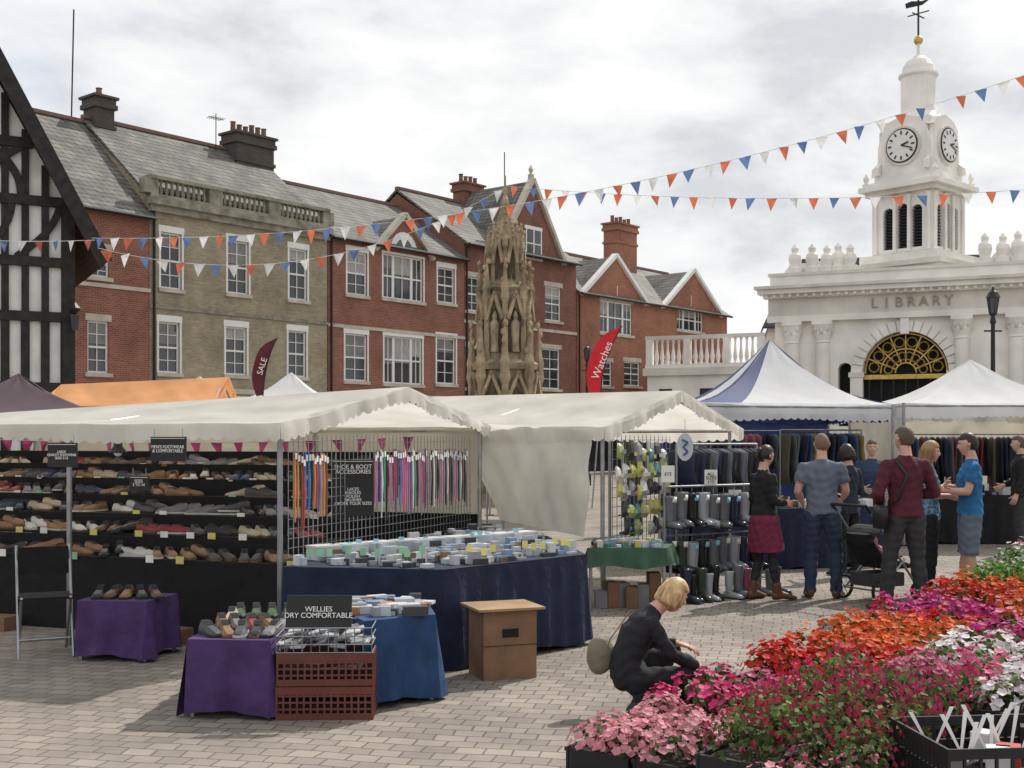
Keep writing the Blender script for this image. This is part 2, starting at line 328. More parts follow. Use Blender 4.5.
par,L,s0=rowb('red_brick_victorian_building',328,464,10.4,REDB,[(357,252,295,20),(403,256,300,40,'v'),(446,268,303,17),(356,334,381,22),(403,337,384,38,'p'),(446,338,384,19)],ridge=13.3,surround=2,bands=[(3.5,.25,STONE),(6.5,.14,STONE)])
def gable(par,cx,hw,zb,zp,mat,yf=-.04,win=None,depth=4.0,coping=STONE,finial=True,rm=SLATE):
    mb=MB(); pts=[(cx-hw,yf,zb),(cx+hw,yf,zb),(cx,yf,zp)]
    mb.poly(pts,.3,mat)
    for sg in(-1,1):
        mb.beam((cx+sg*(hw+.12),yf-.02,zb-.05),(cx,yf-.02,zp+.12),.2,.34,coping)
    for sg in(-1,1):
        roofslab(mb,[(cx+sg*(hw+.1),yf+.15,zb),(cx,yf+.15,zp+.02),(cx,yf+depth,zp+.02),(cx+sg*(hw+.1),yf+depth*.35,zb)],rm,.08)
    if finial: mb.lathe(cx,yf+.05,[(.16,zp+.1),(.16,zp+.35),(.05,zp+.4),(.14,zp+.6),(.02,zp+.85)],coping,n=8)
    if win:
        a,b,c,d=win; mb.box(a-.1,b+.1,yf-.06,yf,c-.12,c,coping); mb.box(a-.1,b+.1,yf-.04,yf,d,d+.18,PAINTW)
        mb.box(a,b,yf-.03,yf-.01,c,d,GLASS)
        for x in(a,(a+b)/2,b): mb.box(x-.04,x+.04,yf-.055,yf-.031,c,d,PAINTW)
        mb.box(a,b,yf-.052,yf-.032,(c+d)/2-.03,(c+d)/2+.03,PAINTW)
    mb.obj('gable',par)
gable(par,rs(403)-s0,1.75,10.1,rz_(403,217),REDB,finial=False)
par,L,s0=rowb('red_brick_gabled_building',464,576,11.2,REDB2,[(473,277,311,13),(510,288,322,15),(553,287,321,16),(473,347,388,13),(512,350,388,18),(551,349,389,18)],ridge=14.2,surround=1,bands=[(3.5,.2,STONE),(7.3,.15,STONE)])
gable(par,rs(531)-s0,2.6,11.0,14.9,REDB2,win=(rs(525)-s0,rs(540)-s0,rz_(532,258),rz_(532,230)),depth=5)
chimney(par,4.6,6.1,4.1,4.9,13.2,14.9,REDB2,4)
at=MB(); at.cyl((7.8,4,13),(7.8,4,17.5),.03,BLACKP,n=5); at.obj('tv_aerial',par)
par,L,s0=rowb('red_brick_twin_gable_building',577,727,9.7,REDB3,[(616,302,334,32,'v'),(690,310,331,26,'v'),(604,362,386,16),(632,362,386,16),(672,365,386,14),(704,366,386,14)],ridge=12.6,surround=1,bands=[(3.5,.2,STONE)])
gable(par,rs(614)-s0,3.1,9.6,11.9,REDB3,yf=-.06,coping=PAINTW,finial=False,depth=4.5)
gable(par,rs(692)-s0,3.4,9.6,12.0,REDB3,yf=-.06,coping=PAINTW,finial=False,depth=4.5)
chimney(par,9.0,11.2,3.6,4.6,11.5,14.6,REDB3,5)
par=empty('slate_roofed_building',(17.5,82,0),math.radians(-10)); mb=MB()
mb.box(0,16,0,10,0,9.5,STUCCO2); roofslab(mb,[(-.4,-.4,9.4),(16.4,-.4,9.4),(15,4,14.6),(2,4,14.6)],SLATE2); roofslab(mb,[(-.4,10.4,9.4),(-.4,-.4,9.4),(2,4,14.6)],SLATE2); mb.obj('walls_and_roof',par)
# ------------------------------------------------------------ timber framed building (swung about its right-hand corner)
tR_=math.radians(28); cx_,cy_=-11.1,30.0
par=empty('timber_framed_building',(cx_-(cx_*math.cos(tR_)-cy_*math.sin(tR_)),cy_-(cx_*math.sin(tR_)+cy_*math.cos(tR_)),0),tR_); mb=MB(); xl,xr,yw=-16.8,-11.1,30.0; xp,zp,ze=-13.95,13.1,7.5
ow=[(-15.6,-12.9,3.3,4.5),(-14.9,-13.0,6.2,7.3)]
wall(mb,xl,xr,0,ze,ow,PLAST,y=yw); mb.add([(xl,yw,ze),(xr,yw,ze),(xp,yw,zp-.4)],[(0,1,2)],PLAST)
mb.add([(xr,yw,0),(xr,yw+9,0),(xr,yw+9,ze),(xr,yw,ze)],[(0,1,2,3)],PLAST); mb.add([(xl,yw,0),(xl,yw+9,0),(xl,yw+9,ze),(xl,yw,ze)],[(0,1,2,3)],PLAST); mb.add([(xl,yw+9,0),(xr,yw+9,0),(xr,yw+9,ze),(xp,yw+9,zp-.4),(xl,yw+9,ze)],[(0,1,2,3,4)],PLAST)
mb.obj('walls',par); fr=MB();gl=MB()
for o in ow:
    n=4
    for i in range(n): sash(fr,gl,o[0]+(o[1]-o[0])*i/n,o[0]+(o[1]-o[0])*(i+1)/n,o[2],o[3],yw,2,3,mat=TIMB)
fr.obj('window_frames',par); gl.obj('window_glass',par)
tb=MB()
def tbm(p,q,w=.2): tb.beam((p[0],yw-.03,p[1]),(q[0],yw-.03,q[1]),w,.12,TIMB)
for z in(3.0,4.75,6.1,7.6,9.0): 
    hw=(zp-.4-z)/(zp-.4-ze)*(xr-xp) if z>ze else None
    a,b=(xl,xr) if hw is None else (xp-hw,xp+hw)
    tb.beam((a,yw-.05,z),(b,yw-.05,z),.24,.16,TIMB)
x=xl+.1
while x<xr+.05:
    zt=ze if abs(x-xp)>2.8 else min(zp-.6,ze+(1-abs(x-xp)/(xr-xp))*(zp-.4-ze))
    if not (-15.7<x<-12.8): tbm((x,0),(x,4.75))
    else: tbm((x,0),(x,3.0),.16)
    tbm((x,4.75),(x,max(4.9,zt)),.17)
    x+=.46
def brace(x0,z0,x1,z1,bul):
    pts=[]
    for i in range(7):
        t=i/6; pts.append((x0+(x1-x0)*t+bul*math.sin(math.pi*t),z0+(z1-z0)*t))
    for p,q in zip(pts[:-1],pts[1:]): tb.beam((p[0],yw-.045,p[1]),(q[0],yw-.045,q[1]),.17,.13,TIMB)
for a in((-12.3,6.2,-11.3,7.5,.2),(-13.2,7.7,-12.2,8.9,-.2),(-13.2,6.2,-12.4,7.5,.2),(-13.9,9.1,-13.0,10.6,.25),(-12.2,7.7,-12.9,8.9,.2)): brace(*a)
tb.beam((xr,yw,0),(xr,yw,ze),.3,.3,TIMB)
for y in np.arange(yw+.5,yw+9,.5): tb.beam((xr+.03,y,0),(xr+.03,y,ze),.18,.1,TIMB,nrm=(1,0,0))
tb.obj('timber_frame',par)
rb=MB(); ov=.7
tiles=brickmat('clay_tile_roof',(.14,.07,.05),(.10,.05,.04),(.04,.03,.03),bw=.18,rh=.12,ms=.01,var=.4)
for sg,xe in((1,xr),(-1,xl)):
    k=(zp-ze)/(xr-xp); X=xe+sg*.78; Z=ze-k*.78*.85
    roofslab(rb,[(X,yw-ov,Z),(xp,yw-ov,zp),(xp,yw+9.5,zp),(X,yw+9.5,Z)],tiles,.15)
    rb.beam((X,yw-ov-.03,Z-.12),(xp,yw-ov-.03,zp-.12),.36,.1,TIMB)
rb.obj('roof',par)
lm=MB(); lm.tube([(xr+.05,yw-.1,4.6),(xr+.1,yw-.4,4.8)],.03,BLACKP); lm.lathe(xr+.1,yw-.4,[(.04,4.8),(.14,4.92),(.15,4.96),(.04,5.1)],BLACKP,n=6); lm.lathe(xr+.1,yw-.4,[(.08,4.4),(.13,4.8)],GLASS,n=6); lm.obj('wall_lantern',par)
# ------------------------------------------------------------ library
LX,LY=13.59,62.0; VX,VY=.92,-.392; LR=math.atan2(VY,VX)
def lt(x): r=(x-512)/F; return (r*LY-LX)/(VX-r*VY)
lib=empty('library_building',(LX,LY,0),LR); mb=MB(); Lw=17.5
ac=lt(905); R=2.05
wall(mb,0,Lw,0,8.3,[(ac-R,ac+R,1.0,7.1,True),(lt(838),lt(852),2.4,5.6,True),(12.8,14.2,2.4,6.2,True)],STUCCO,depth=.7)
mb.add([(0,0,0),(0,12,0),(0,12,8.3),(0,0,8.3)],[(0,1,2,3)],STUCCO); mb.add([(Lw,0,0),(Lw,12,0),(Lw,12,8.3),(Lw,0,8.3)],[(0,1,2,3)],STUCCO); mb.add([(0,12,0),(Lw,12,0),(Lw,12,8.3),(0,12,8.3)],[(0,1,2,3)],STUCCO)
mb.add([(0,0.5,8.35),(Lw,.5,8.35),(Lw,12,8.35),(0,12,8.35)],[(0,1,2,3)],LEAD)
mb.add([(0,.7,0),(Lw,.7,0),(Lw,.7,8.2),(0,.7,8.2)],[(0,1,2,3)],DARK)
mb.obj('walls',lib)
tr=MB()
tr.box(-.35,Lw+.3,-.35,.0,7.75,8.05,STUCCO); tr.box(-.3,Lw+.3,-.28,-.0,8.05,8.95,STUCCO2)
tr.box(-.5,Lw+.4,-.55,.0,8.95,9.15,STUCCO); tr.box(-.75,Lw+.6,-.85,.05,9.15,9.4,STUCCO); tr.box(-.9,Lw+.7,-1.0,.1,9.4,9.55,STUCCO2)
x=-.4
while x<Lw: tr.box(x,x+.16,-.72,-.55,8.98,9.148,STUCCO); x+=.4
tr.box(-.2,Lw+.2,-.3,.4,9.55,10.1,STUCCO); tr.box(-.3,Lw+.3,-.38,.48,10.1,10.25,STUCCO2)
for xc in(lt(793),lt(823),lt(962),lt(1012)+.2,15.5):
    tr.box(xc-.5,xc+.5,-.5,.02,0,1.2,STUCCO); tr.lathe(xc,-.15,[(.46,1.2),(.46,1.35),(.38,1.45),(.37,3.5),(.32,6.6),(.36,6.65),(.34,6.75),(.42,7.1),(.40,7.2),(.52,7.55)],STUCCO,n=16); tr.box(xc-.5,xc+.5,-.52,.02,7.55,7.75,STUCCO)
    for k in range(8):
        g=math.pi*2*k/8; tr.sph((xc+.42*math.cos(g),-.15+.42*math.sin(g),7.2+.12*(k%2)),(.1,.1,.17),STUCCO2,6,4)
N=18
for i in range(N):
    g0=math.pi*i/N+.015; g1=math.pi*(i+1)/N-.015; ro=R+.55; zc=7.1-R
    tr.poly([(ac+R*math.cos(g0),-.12,zc+R*math.sin(g0)),(ac+ro*math.cos(g0),-.12,zc+ro*math.sin(g0)),(ac+ro*math.cos(g1),-.12,zc+ro*math.sin(g1)),(ac+R*math.cos(g1),-.12,zc+R*math.sin(g1))],.13,STUCCO)
tr.box(ac-.2,ac+.2,-.3,.0,6.95,7.74,STUCCO)
for sg in(-1,1):
    tr.box(ac+sg*(R+.27)-.3,ac+sg*(R+.27)+.3,-.14,.0,0,5.0,STUCCO); tr.box(ac+sg*(R+.27)-.38,ac+sg*(R+.27)+.38,-.2,.0,4.85,5.1,STUCCO2)
for px in(795,812,827,838,850,985,1003,1018):
    xc=lt(px); h=.2*(.3+random.random()*.9)
    tr.lathe(xc,.05,[(.42,10.25),(.42,10.5),(.25,10.55),(.34,10.75+h),(.30,10.95+h),(.16,11.1+h),(.2,11.3+h),(.05,11.5+h)],STUCCO,n=10)
tr.poly([(lt(783),.0,10.25),(lt(850),.0,10.25),(lt(845),.0,10.7),(lt(830),.0,10.85),(lt(790),.0,10.7)],.3,STUCCO)
tr.poly([(lt(985),.0,10.25),(lt(1040),.0,10.25),(lt(1030),.0,10.8),(lt(1000),.0,10.95)],.3,STUCCO)
tr.obj('cornice_columns_and_parapet',lib)
fl=MB(); zc=5.05
fl.box(ac-R,ac+R,.35,.45,4.75,4.98,GOLD)
for i in range(1,8):
    g=math.pi*i/8; fl.beam((ac+.5*math.cos(g),.4,zc+.5*math.sin(g)),(ac+R*.97*math.cos(g),.4,zc+R*.97*math.sin(g)),.06,.05,GOLD)
for rr in(.5,1.2,1.95):
    pts=[(ac+rr*math.cos(math.pi*i/24),.38,zc+rr*math.sin(math.pi*i/24)) for i in range(25)]; fl.tube(pts,.045,GOLD,n=5)
for i in range(8):
    g=math.pi*(i+.5)/8
    for rr,q in((.85,.2),(1.55,.25)):
        c=(ac+rr*math.cos(g),.38,zc+rr*math.sin(g)); fl.tube([(c[0]+q*math.cos(a),c[1],c[2]+q*math.sin(a)) for a in np.linspace(0,6.28,9)],.035,GOLD,n=4)
for x in np.linspace(ac-R+.3,ac+R-.3,7): fl.box(x-.04,x+.04,.4,.46,1,4.75,TIMB)
fl.obj('gilded_fanlight',lib)
LM=M('lettering_stone',(.34,.29,.22),.7)
for i,ch in enumerate('LIBRARY'): text(lib,ch,(lt(912)-1.75+i*.58,-.33,8.5),.7,LM,ext=.03,name='library_letter')
wg=MB(); wg.box(-6.6,-.4,-.8,5,0,5.1,STUCCO); wg.box(-6.8,-.4,-1.0,5,5.1,5.5,STUCCO2); wg.box(-6.7,-.4,-.9,-.6,7.0,7.2,STUCCO2); wg.box(-6.7,-.4,-.9,-.6,5.5,5.7,STUCCO)
for x in(-6.65,-4.6,-2.5,-.75): wg.box(x,x+.35,-.92,-.58,5.7,7.0,STUCCO)
x=-6.1
while x<-.8:
    wg.lathe(x,-.75,[(.06,5.7),(.12,6.05),(.06,6.5),(.05,6.8),(.09,7.0)],STUCCO,n=6); x+=.3
for x in(-5.6,-3.4,-1.6): wg.box(x-.35,x+.35,-.83,-.8,2.2,4.4,GLASS)
wg.obj('balustraded_wing',lib)
TX=lt(916)-.15; tw=empty('clock_tower',(LX+VX*TX+.392*3.4,LY+VY*TX+.92*3.4,0),LR+math.radians(-24)); tb=MB()
a=2.3; tb.box(-a,a,-a,a,9.2,10.5,STUCCO); tb.box(-a-.25,a+.25,-a-.25,a+.25,10.5,10.75,STUCCO2); tb.box(-a+.15,a-.15,-a+.15,a-.15,10.75,11.2,STUCCO)
a=1.62
for rz in range(4):
    sub=MB(); ops=[(-1.08,-.5,11.5,13.65,True),(-.3,.3,11.5,13.8,True),(.5,1.08,11.5,13.65,True)]
    wall(sub,-a,a,11.2,14.3,ops,STUCCO,y=-a,depth=.3); sub.add([(-a+.1,-a+.3,11.3),(a-.1,-a+.3,11.3),(a-.1,-a+.3,14),(-a+.1,-a+.3,14)],[(0,1,2,3)],DARK)
    for o in ops:
        z=o[2]+.1
        while z<o[3]-.1: sub.box(o[0]+.02,o[1]-.02,-a+.12,-a+.2,z,z+.04,M('louvre_grey',(.04,.04,.04),.7)); z+=.16
    for xx in(-1.47,-.4,.4,1.47): sub.lathe(xx,-a-.08,[(.13,11.3),(.1,11.4),(.09,13.9),(.15,14.2)],STUCCO,n=8)
    sub.box(-a,a,-a-.12,-a-.0,11.2,11.3,STUCCO2)
    sub.box(-1.2,1.2,-1.55,-1.25,15.4,17.7,STUCCO)
    CF=M('clock_face',(.75,.74,.70),.5,.04,3); CH=M('clock_hands_black',(.02,.02,.02),.5); ZC=16.75
    def disc(r,y,mat,th=.05): sub.poly([(r*math.cos(2*math.pi*i/28),y,ZC+r*math.sin(2*math.pi*i/28)) for i in range(28)],th,mat)
    disc(1.0,-1.68,STUCCO2,.13); disc(.88,-1.72,CH,.04); disc(.81,-1.75,CF,.03)
    for k in range(12):
        g=math.radians(30*k); sub.beam((.55*math.sin(g),-1.765,ZC+.55*math.cos(g)),(.74*math.sin(g),-1.765,ZC+.74*math.cos(g)),.08,.015,CH)
    sub.beam((0,-1.78,ZC),(.42*math.sin(math.radians(75)),-1.78,ZC+.42*math.cos(math.radians(75))),.09,.012,CH); sub.beam((0,-1.795,ZC),(.68*math.sin(math.radians(110)),-1.795,ZC+.68*math.cos(math.radians(110))),.06,.012,CH)
    sub.poly([(-1.3,-1.5,17.7),(1.3,-1.5,17.7),(.9,-1.5,18.1),(0,-1.5,18.35),(-.9,-1.5,18.1)],.3,STUCCO)
    for sg in(-1,1):
        sub.poly([(sg*1.2,-1.5,15.4),(sg*1.85,-1.5,15.4),(sg*1.8,-1.5,15.8),(sg*1.45,-1.5,16.1),(sg*1.4,-1.5,16.9),(sg*1.2,-1.5,17.5)],.25,STUCCO)
    sub.obj('tower_face',tw,rz=rz*math.pi/2)
tb.box(-1.95,1.95,-1.95,1.95,14.3,14.55,STUCCO2); tb.box(-2.2,2.2,-2.2,2.2,14.55,14.8,STUCCO); tb.box(-1.75,1.75,-1.75,1.75,14.8,15.05,STUCCO); tb.box(-1.6,1.6,-1.6,1.6,15.05,15.4,STUCCO)
tb.box(-1.22,1.22,-1.22,1.22,15.4,18.2,STUCCO)
for sx in(-1,1):
    for sy in(-1,1): tb.lathe(sx*1.9,sy*1.9,[(.2,14.8),(.2,15.0),(.08,15.05),(.16,15.3),(.02,15.55)],STUCCO,n=8)
tb.lathe(0,0,[(1.4,18.2),(1.2,18.4),(1.0,18.6),(.88,18.7),(.88,20.5),(1.0,20.6),(1.0,20.7),(.84,20.75),(.78,21.1),(.6,21.4),(.3,21.65),(.08,21.7)],STUCCO,n=20)
tb.cyl((0,0,21.6),(0,0,22.4),.09,STUCCO); tb.sph((0,0,22.5),.24,GOLD); tb.cyl((0,0,22.6),(0,0,24.9),.05,BLACKP,n=6); tb.beam((-.6,0,23.9),(.6,0,23.9),.05,.05,BLACKP); tb.beam((0,-.6,23.8),(0,.6,23.8),.05,.05,BLACKP,nrm=(1,0,0))
tb.poly([(-.7,0,24.35),(.2,0,24.3),(.75,0,24.55),(.2,0,24.5),(-.4,0,24.65),(-.75,0,24.6)],.03,BLACKP); tb.obj('tower_body',tw)
par=empty('rendered_building',(27.5,60,0),math.radians(-20)); mb=MB(); mb.box(0,14,0,10,0,13,STUCCO2); mb.box(-.2,14.2,-.3,10,13,13.3,STUCCO); mb.box(1.5,3.5,2,3.5,13.3,15.5,REDB); mb.obj('walls',par)
# ------------------------------------------------------------ gothic fountain
par=empty('gothic_stone_fountain',(-.18,32,0)); par.scale=(.8,.8,1); mb=MB()
mb.lathe(0,0,[(1.9,0),(1.9,.3),(1.6,.3),(1.6,.7),(1.35,.8),(1.3,1.0)],WEATH,n=8)
mb.lathe(0,0,[(1.05,1.0),(1.0,3.6)],WEATH,n=8); mb.lathe(0,0,[(1.15,3.55),(1.2,3.7),(1.0,3.8),(.85,3.85),(.8,5.6),(.9,5.7),(.7,5.8),(.55,5.9),(.5,6.9),(.6,7.0),(.4,7.1),(.12,8.1),(.03,8.3)],WEATH,n=8)
for k in range(8):
    g=math.pi*2*k/8; cx,cy=math.cos(g),math.sin(g)
    for (rad,z0,z1,rr) in((1.12,1.0,4.9,.17),(.85,3.8,6.5,.14),(.55,5.8,7.5,.1)):
        h=z1-z0; mb.lathe(cx*rad,cy*rad,[(rr,z0),(rr*.8,z0+.1*h),(rr*.75,z0+.55*h),(rr*1.2,z0+.6*h),(rr*1.0,z0+.66*h),(rr*1.15,z0+.7*h),(rr*.7,z0+.76*h),(rr*.1,z1)],WEATH,n=6)
        for q in range(5):
            zz=z0+h*(.72+.06*q); mb.sph((cx*rad+random.uniform(-.08,.08),cy*rad+random.uniform(-.08,.08),zz),rr*.55,WEATH,5,4)
    for q in range(9):
        zz=7.1+q*.12; rr=.42*(1-(zz-7.1)/1.1); mb.sph((cx*rr,cy*rr,zz),.055,WEATH,5,3)
for k in range(8):
    g=math.pi*2*(k+.5)/8; u=Vector((math.cos(g),math.sin(g),0)); v=Vector((-u.y,u.x,0))
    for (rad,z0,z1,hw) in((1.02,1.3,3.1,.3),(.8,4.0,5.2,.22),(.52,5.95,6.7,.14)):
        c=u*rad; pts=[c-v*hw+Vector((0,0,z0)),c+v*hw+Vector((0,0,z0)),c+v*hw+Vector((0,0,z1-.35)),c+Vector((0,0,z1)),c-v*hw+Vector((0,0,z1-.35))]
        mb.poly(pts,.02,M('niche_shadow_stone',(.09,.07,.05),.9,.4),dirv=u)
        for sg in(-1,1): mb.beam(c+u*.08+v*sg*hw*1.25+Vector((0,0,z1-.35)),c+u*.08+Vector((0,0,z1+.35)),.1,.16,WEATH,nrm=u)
        for q in range(6):
            t=q/5; p=c+u*.12+v*hw*1.25*(1-t)*random.choice((-1,1))+Vector((0,0,z1-.3+.65*t)); mb.sph(p,.06,WEATH,5,4)
        if rad>.6: mb.lathe(c.x+u.x*.08,c.y+u.y*.08,[(.14,z0),(.12,z0+.3),(.15,z0+.75),(.07,z0+.85),(.09,z0+.95),(.02,z0+1.08)],WEATH,n=7)
mb.lathe(0,0,[(.03,8.2),(.12,8.35),(.03,8.5)],WEATH,n=6); mb.cyl((0,0,8.4),(0,0,8.75),.03,WEATH,n=5)
mb.obj('carved_stonework',par)
# ------------------------------------------------------------ street lamps
def lamp(x,y,h):
    p=empty('street_lamp',(x,y,0)); mb=MB(); mb.lathe(0,0,[(.16,0),(.16,.4),(.1,.5),(.09,1.2),(.06,1.3),(.045,h-.75),(.07,h-.7),(.04,h-.55)],BLACKP,n=10)
    mb.cyl((-.2,0,h-.9),(.2,0,h-.9),.02,BLACKP,n=5); mb.obj('post',p); q=MB(); q.lathe(0,0,[(.08,h-.5),(.13,h-.15)],GLASS,n=6); q.lathe(0,0,[(.16,h-.15),(.1,h-.03),(.04,h+.02),(.015,h+.1)],BLACKP,n=6); q.lathe(0,0,[(.07,h-.55),(.09,h-.5)],BLACKP,n=6)
    for k in range(6):
        g=math.pi*2*(k+.5)/6; q.cyl((.08*math.cos(g),.08*math.sin(g),h-.5),(.13*math.cos(g),.13*math.sin(g),h-.15),.01,BLACKP,n=4)
    q.obj('lantern',p)
lamp((993-512)*27/F,27,E+149*27/F); lamp((587-512)*45/F,45,5.2)
# ------------------------------------------------------------ bunting
BR=C('bunting_red',.62,.17,.09,trans=.4); BW=C('bunting_white',.75,.75,.75,trans=.4); BB=C('bunting_blue',.12,.20,.40,trans=.4); BP=C('bunting_pink',.45,.06,.18)
def bunting(P,Q,sag,n,fw=.2,fh=.28,cols=(0,1,2),name='bunting',r=.006):
    P=Vector(P);Q=Vector(Q);mb=MB();cm=[BR,BW,BB,BP]; pts=[]
    N=n*2
    for i in range(N+1):
        t=i/N; pts.append(P.lerp(Q,t)-Vector((0,0,4*sag*t*(1-t))))
    mb.tube(pts,r,BW,n=4); d=(Q-P).normalized()
    for i in range(n):
        if random.random()<.03: continue
        c=pts[2*i+1]; c=c+d*random.uniform(-.03,.03); sw=d*random.uniform(-.07,.07)+Vector((0,random.uniform(-.1,.1),0)); ty=Vector((0,random.uniform(-.08,.08),0))
        m=cm[cols[i%len(cols)]]; a=c-d*fw/2+ty; b=c+d*fw/2-ty; tip=c-Vector((0,0,fh*random.uniform(.85,1)))+sw; mid=(a+b+tip)/3+Vector((0,random.uniform(-.03,.03),0))
        mb.add([a,b,tip,mid],[(0,1,3),(1,2,3),(2,0,3)],m)
    mb.obj(name)
bunting(W(92,238,29),W(1075,58,24),.98,56,.24,.31,(2,1,0))
bunting(W(98,248,29),W(507,186,32),1.1,24,.26,.33,(0,1,2,1))
bunting(W(507,186,32),W(1075,186,26),.3,28,.24,.31,(0,2,0,1))
bunting(W(-60,238,26),W(95,240,29),.05,9,.2,.27,(2,1,0))
# ------------------------------------------------------------ feather flags
def featherflag(x,D,yb,yt,col,txt,lean,w=.55):
    b=W(x,yb,D); par=empty('feather_flag',(b.x,b.y,0)); h0=b.z; h1=E+(HZ-yt)*D/F; mb=MB()
    mb.cyl((0,0,0),(lean*.3,0,h0),.02,STEEL); N=14; pr=[];pl=[]
    for i in range(N+1):
        t=i/N; z=h0+(h1-h0)*t; xx=lean*(.3+t*t*.7); ww=w*math.sin(min(1,(t*1.3+.35))*math.pi/2)*(1 if t<.75 else math.sqrt(max(0,1-((t-.75)/.25)**2)))
        pl.append(Vector((xx,.03*math.sin(t*6),z))); pr.append(Vector((xx-ww*.9,.05*math.sin(t*5+1),z-.15*ww)))
    for i in range(N): mb.add([pl[i],pl[i+1],pr[i+1],pr[i]],[(0,1,2,3)],col)
    mb.tube(pl,.015,BLACKP,n=5); mb.obj('flag_fabric_and_pole',par)
    text(par,txt,(lean*.62-w*.42,-.08,(h0+h1)/2),w*.55,PAINTW,rx=90,roll=-math.radians(90)+math.atan2(lean*.9,(h1-h0)))
featherflag(592,30,395,326,C('flag_red',.5,.02,.03,trans=.3),'Watches',.75,.5)
featherflag(257,24,395,338,C('flag_maroon',.09,.018,.03,trans=.2),'SALE',.4,.3)
# ------------------------------------------------------------ canopies
def patch(mb,a,b,c,d,mat,nu=14,nv=6,sag=.05,wr=.015,seed=0):
    a,b,c,d=map(Vector,(a,b,c,d)); v=[];f=[]; ph=seed*1.7
    nrm=(b-a).cross(d-a).normalized()
    for j in range(nv+1):
        for i in range(nu+1):
            u=i/nu;t=j/nv; p=a.lerp(b,u).lerp(d.lerp(c,u),t)
            p-=Vector((0,0,1))*sag*(4*t*(1-t))*(.5+.5*abs(math.sin(u*math.pi*3+ph)))
            p+=nrm*wr*(math.sin(u*31+t*4+ph)+math.sin(u*13-t*9+ph*2)+.6*math.sin(u*57+t*15+ph))*((.3+.7*(4*t*(1-t))) if t<1 or sag==0 else 0)
            v.append(p)
    for j in range(nv):
        for i in range(nu): f.append((j*(nu+1)+i,j*(nu+1)+i+1,(j+1)*(nu+1)+i+1,(j+1)*(nu+1)+i))
    mb.add(v,f,mat)
def valance(mb,p,q,drop,mat,n=None,sc=.03):
    p=Vector(p);q=Vector(q); L=(q-p).length; n=n or max(4,int(L/.12)); nn=(q-p).cross(Vector((0,0,1))).normalized(); v=[];f=[];K=n*3
    for i in range(K+1):
        t=i/K; c=p.lerp(q,t); ed=sc*abs(math.sin(math.pi*i/3)); w_=.02*math.sin(t*L*9)+.012*math.sin(t*L*23)
        v+= [c, c+nn*(w_*.6)-Vector((0,0,drop*.5)), c+nn*w_-Vector((0,0,drop+ed+.015*math.sin(t*L*3)))]
    for i in range(K): f+=[(3*i,3*i+3,3*i+4,3*i+1),(3*i+1,3*i+4,3*i+5,3*i+2)]
    mb.add(v,f,mat)
def gazebo(cs,zp,ze,mat,stripe=None,drop=.22,walls=(),name='market_gazebo',wmat=None):
    par=empty(name,(0,0,0)); mb=MB(); cs=[Vector((c[0],c[1],ze)) for c in cs]; ce=sum(cs,Vector())/4; pk=Vector((ce.x,ce.y,zp))
    for i in range(4):
        a,b=cs[i],cs[(i+1)%4]; N=10;K=8;v=[];f=[]
        for j in range(K+1):
            t=j/K
            for k in range(N+1):
                u=k/N; p=a.lerp(b,u); q=p.lerp(pk,t); q.z-=.21*(zp-ze)*math.sin(math.pi*t); q.z-= .05*math.sin(math.pi*u)*(1-t); q.z+=.012*math.sin(u*17+i)*math.sin(t*9); v.append(q)
        for j in range(K):
            for k in range(N): f.append((j*(N+1)+k,j*(N+1)+k+1,(j+1)*(N+1)+k+1,(j+1)*(N+1)+k))
        if stripe:
            fa=[];fb=[]
            for idx,q in enumerate(f): (fa if (idx%N) in(0,1) or (i==3 and idx%N in(7,8,9)) else fb).append(q)
            mb.add(v,fa,stripe); mb.add(v,fb,mat)
        else: mb.add(v,f,mat)
        valance(mb,a,b,drop,mat)
        if stripe:
            o_=(a-b).cross(Vector((0,0,1))).normalized()*-.03; valance(mb,a-o_-Vector((0,0,drop*.62)),b-o_-Vector((0,0,drop*.62)),drop*.4,stripe)
        if i in walls:
            patch(mb,a-Vector((0,0,ze-.02)),b-Vector((0,0,ze-.02)),b-Vector((0,0,.01)),a-Vector((0,0,.01)),wmat or mat,sag=0,wr=.02)
    mb.obj('canopy',par,smooth=True); pb=MB()
    for c in cs:
        pb.cyl((c.x,c.y,0),(c.x,c.y,ze),.025,STEEL,n=6); pb.box(c.x-.1,c.x+.1,c.y-.1,c.y+.1,0,.02,BLKPL)
    for i in range(4):
        a,b=cs[i],cs[(i+1)%4]; pb.cyl(a-Vector((0,0,.05)),b-Vector((0,0,.05)),.015,STEEL,n=5)
    pb.obj('frame',par); return par
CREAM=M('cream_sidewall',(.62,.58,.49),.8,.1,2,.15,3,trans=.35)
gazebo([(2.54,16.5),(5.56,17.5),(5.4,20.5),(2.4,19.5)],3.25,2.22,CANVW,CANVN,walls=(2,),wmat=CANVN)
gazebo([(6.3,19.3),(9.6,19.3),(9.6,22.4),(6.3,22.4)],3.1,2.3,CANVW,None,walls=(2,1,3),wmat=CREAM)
gazebo([(10.0,24),(13,24),(13,27),(10,27)],3.3,2.4,CANVW,None)
gazebo([(-7.6,14.6),(-5.1,15.4),(-5.8,18),(-8.3,17.2)],2.6,2.05,CANVM,None)
gazebo([(-7.9,33),(-4.8,33),(-4.8,36),(-7.9,36)],3.65,2.75,CANVW,None)
gazebo([(-8.4,27),(-6.3,27),(-6.3,29.5),(-8.4,29.5)],3.2,2.6,CANVW,None)
gazebo([(4.6,33),(7.6,33),(7.6,36),(4.6,36)],3.2,2.5,CANVW,None)
gazebo([(-.5,24),(2.5,24),(2.5,27),(-.5,27)],2.6,2.1,CANVW,None)
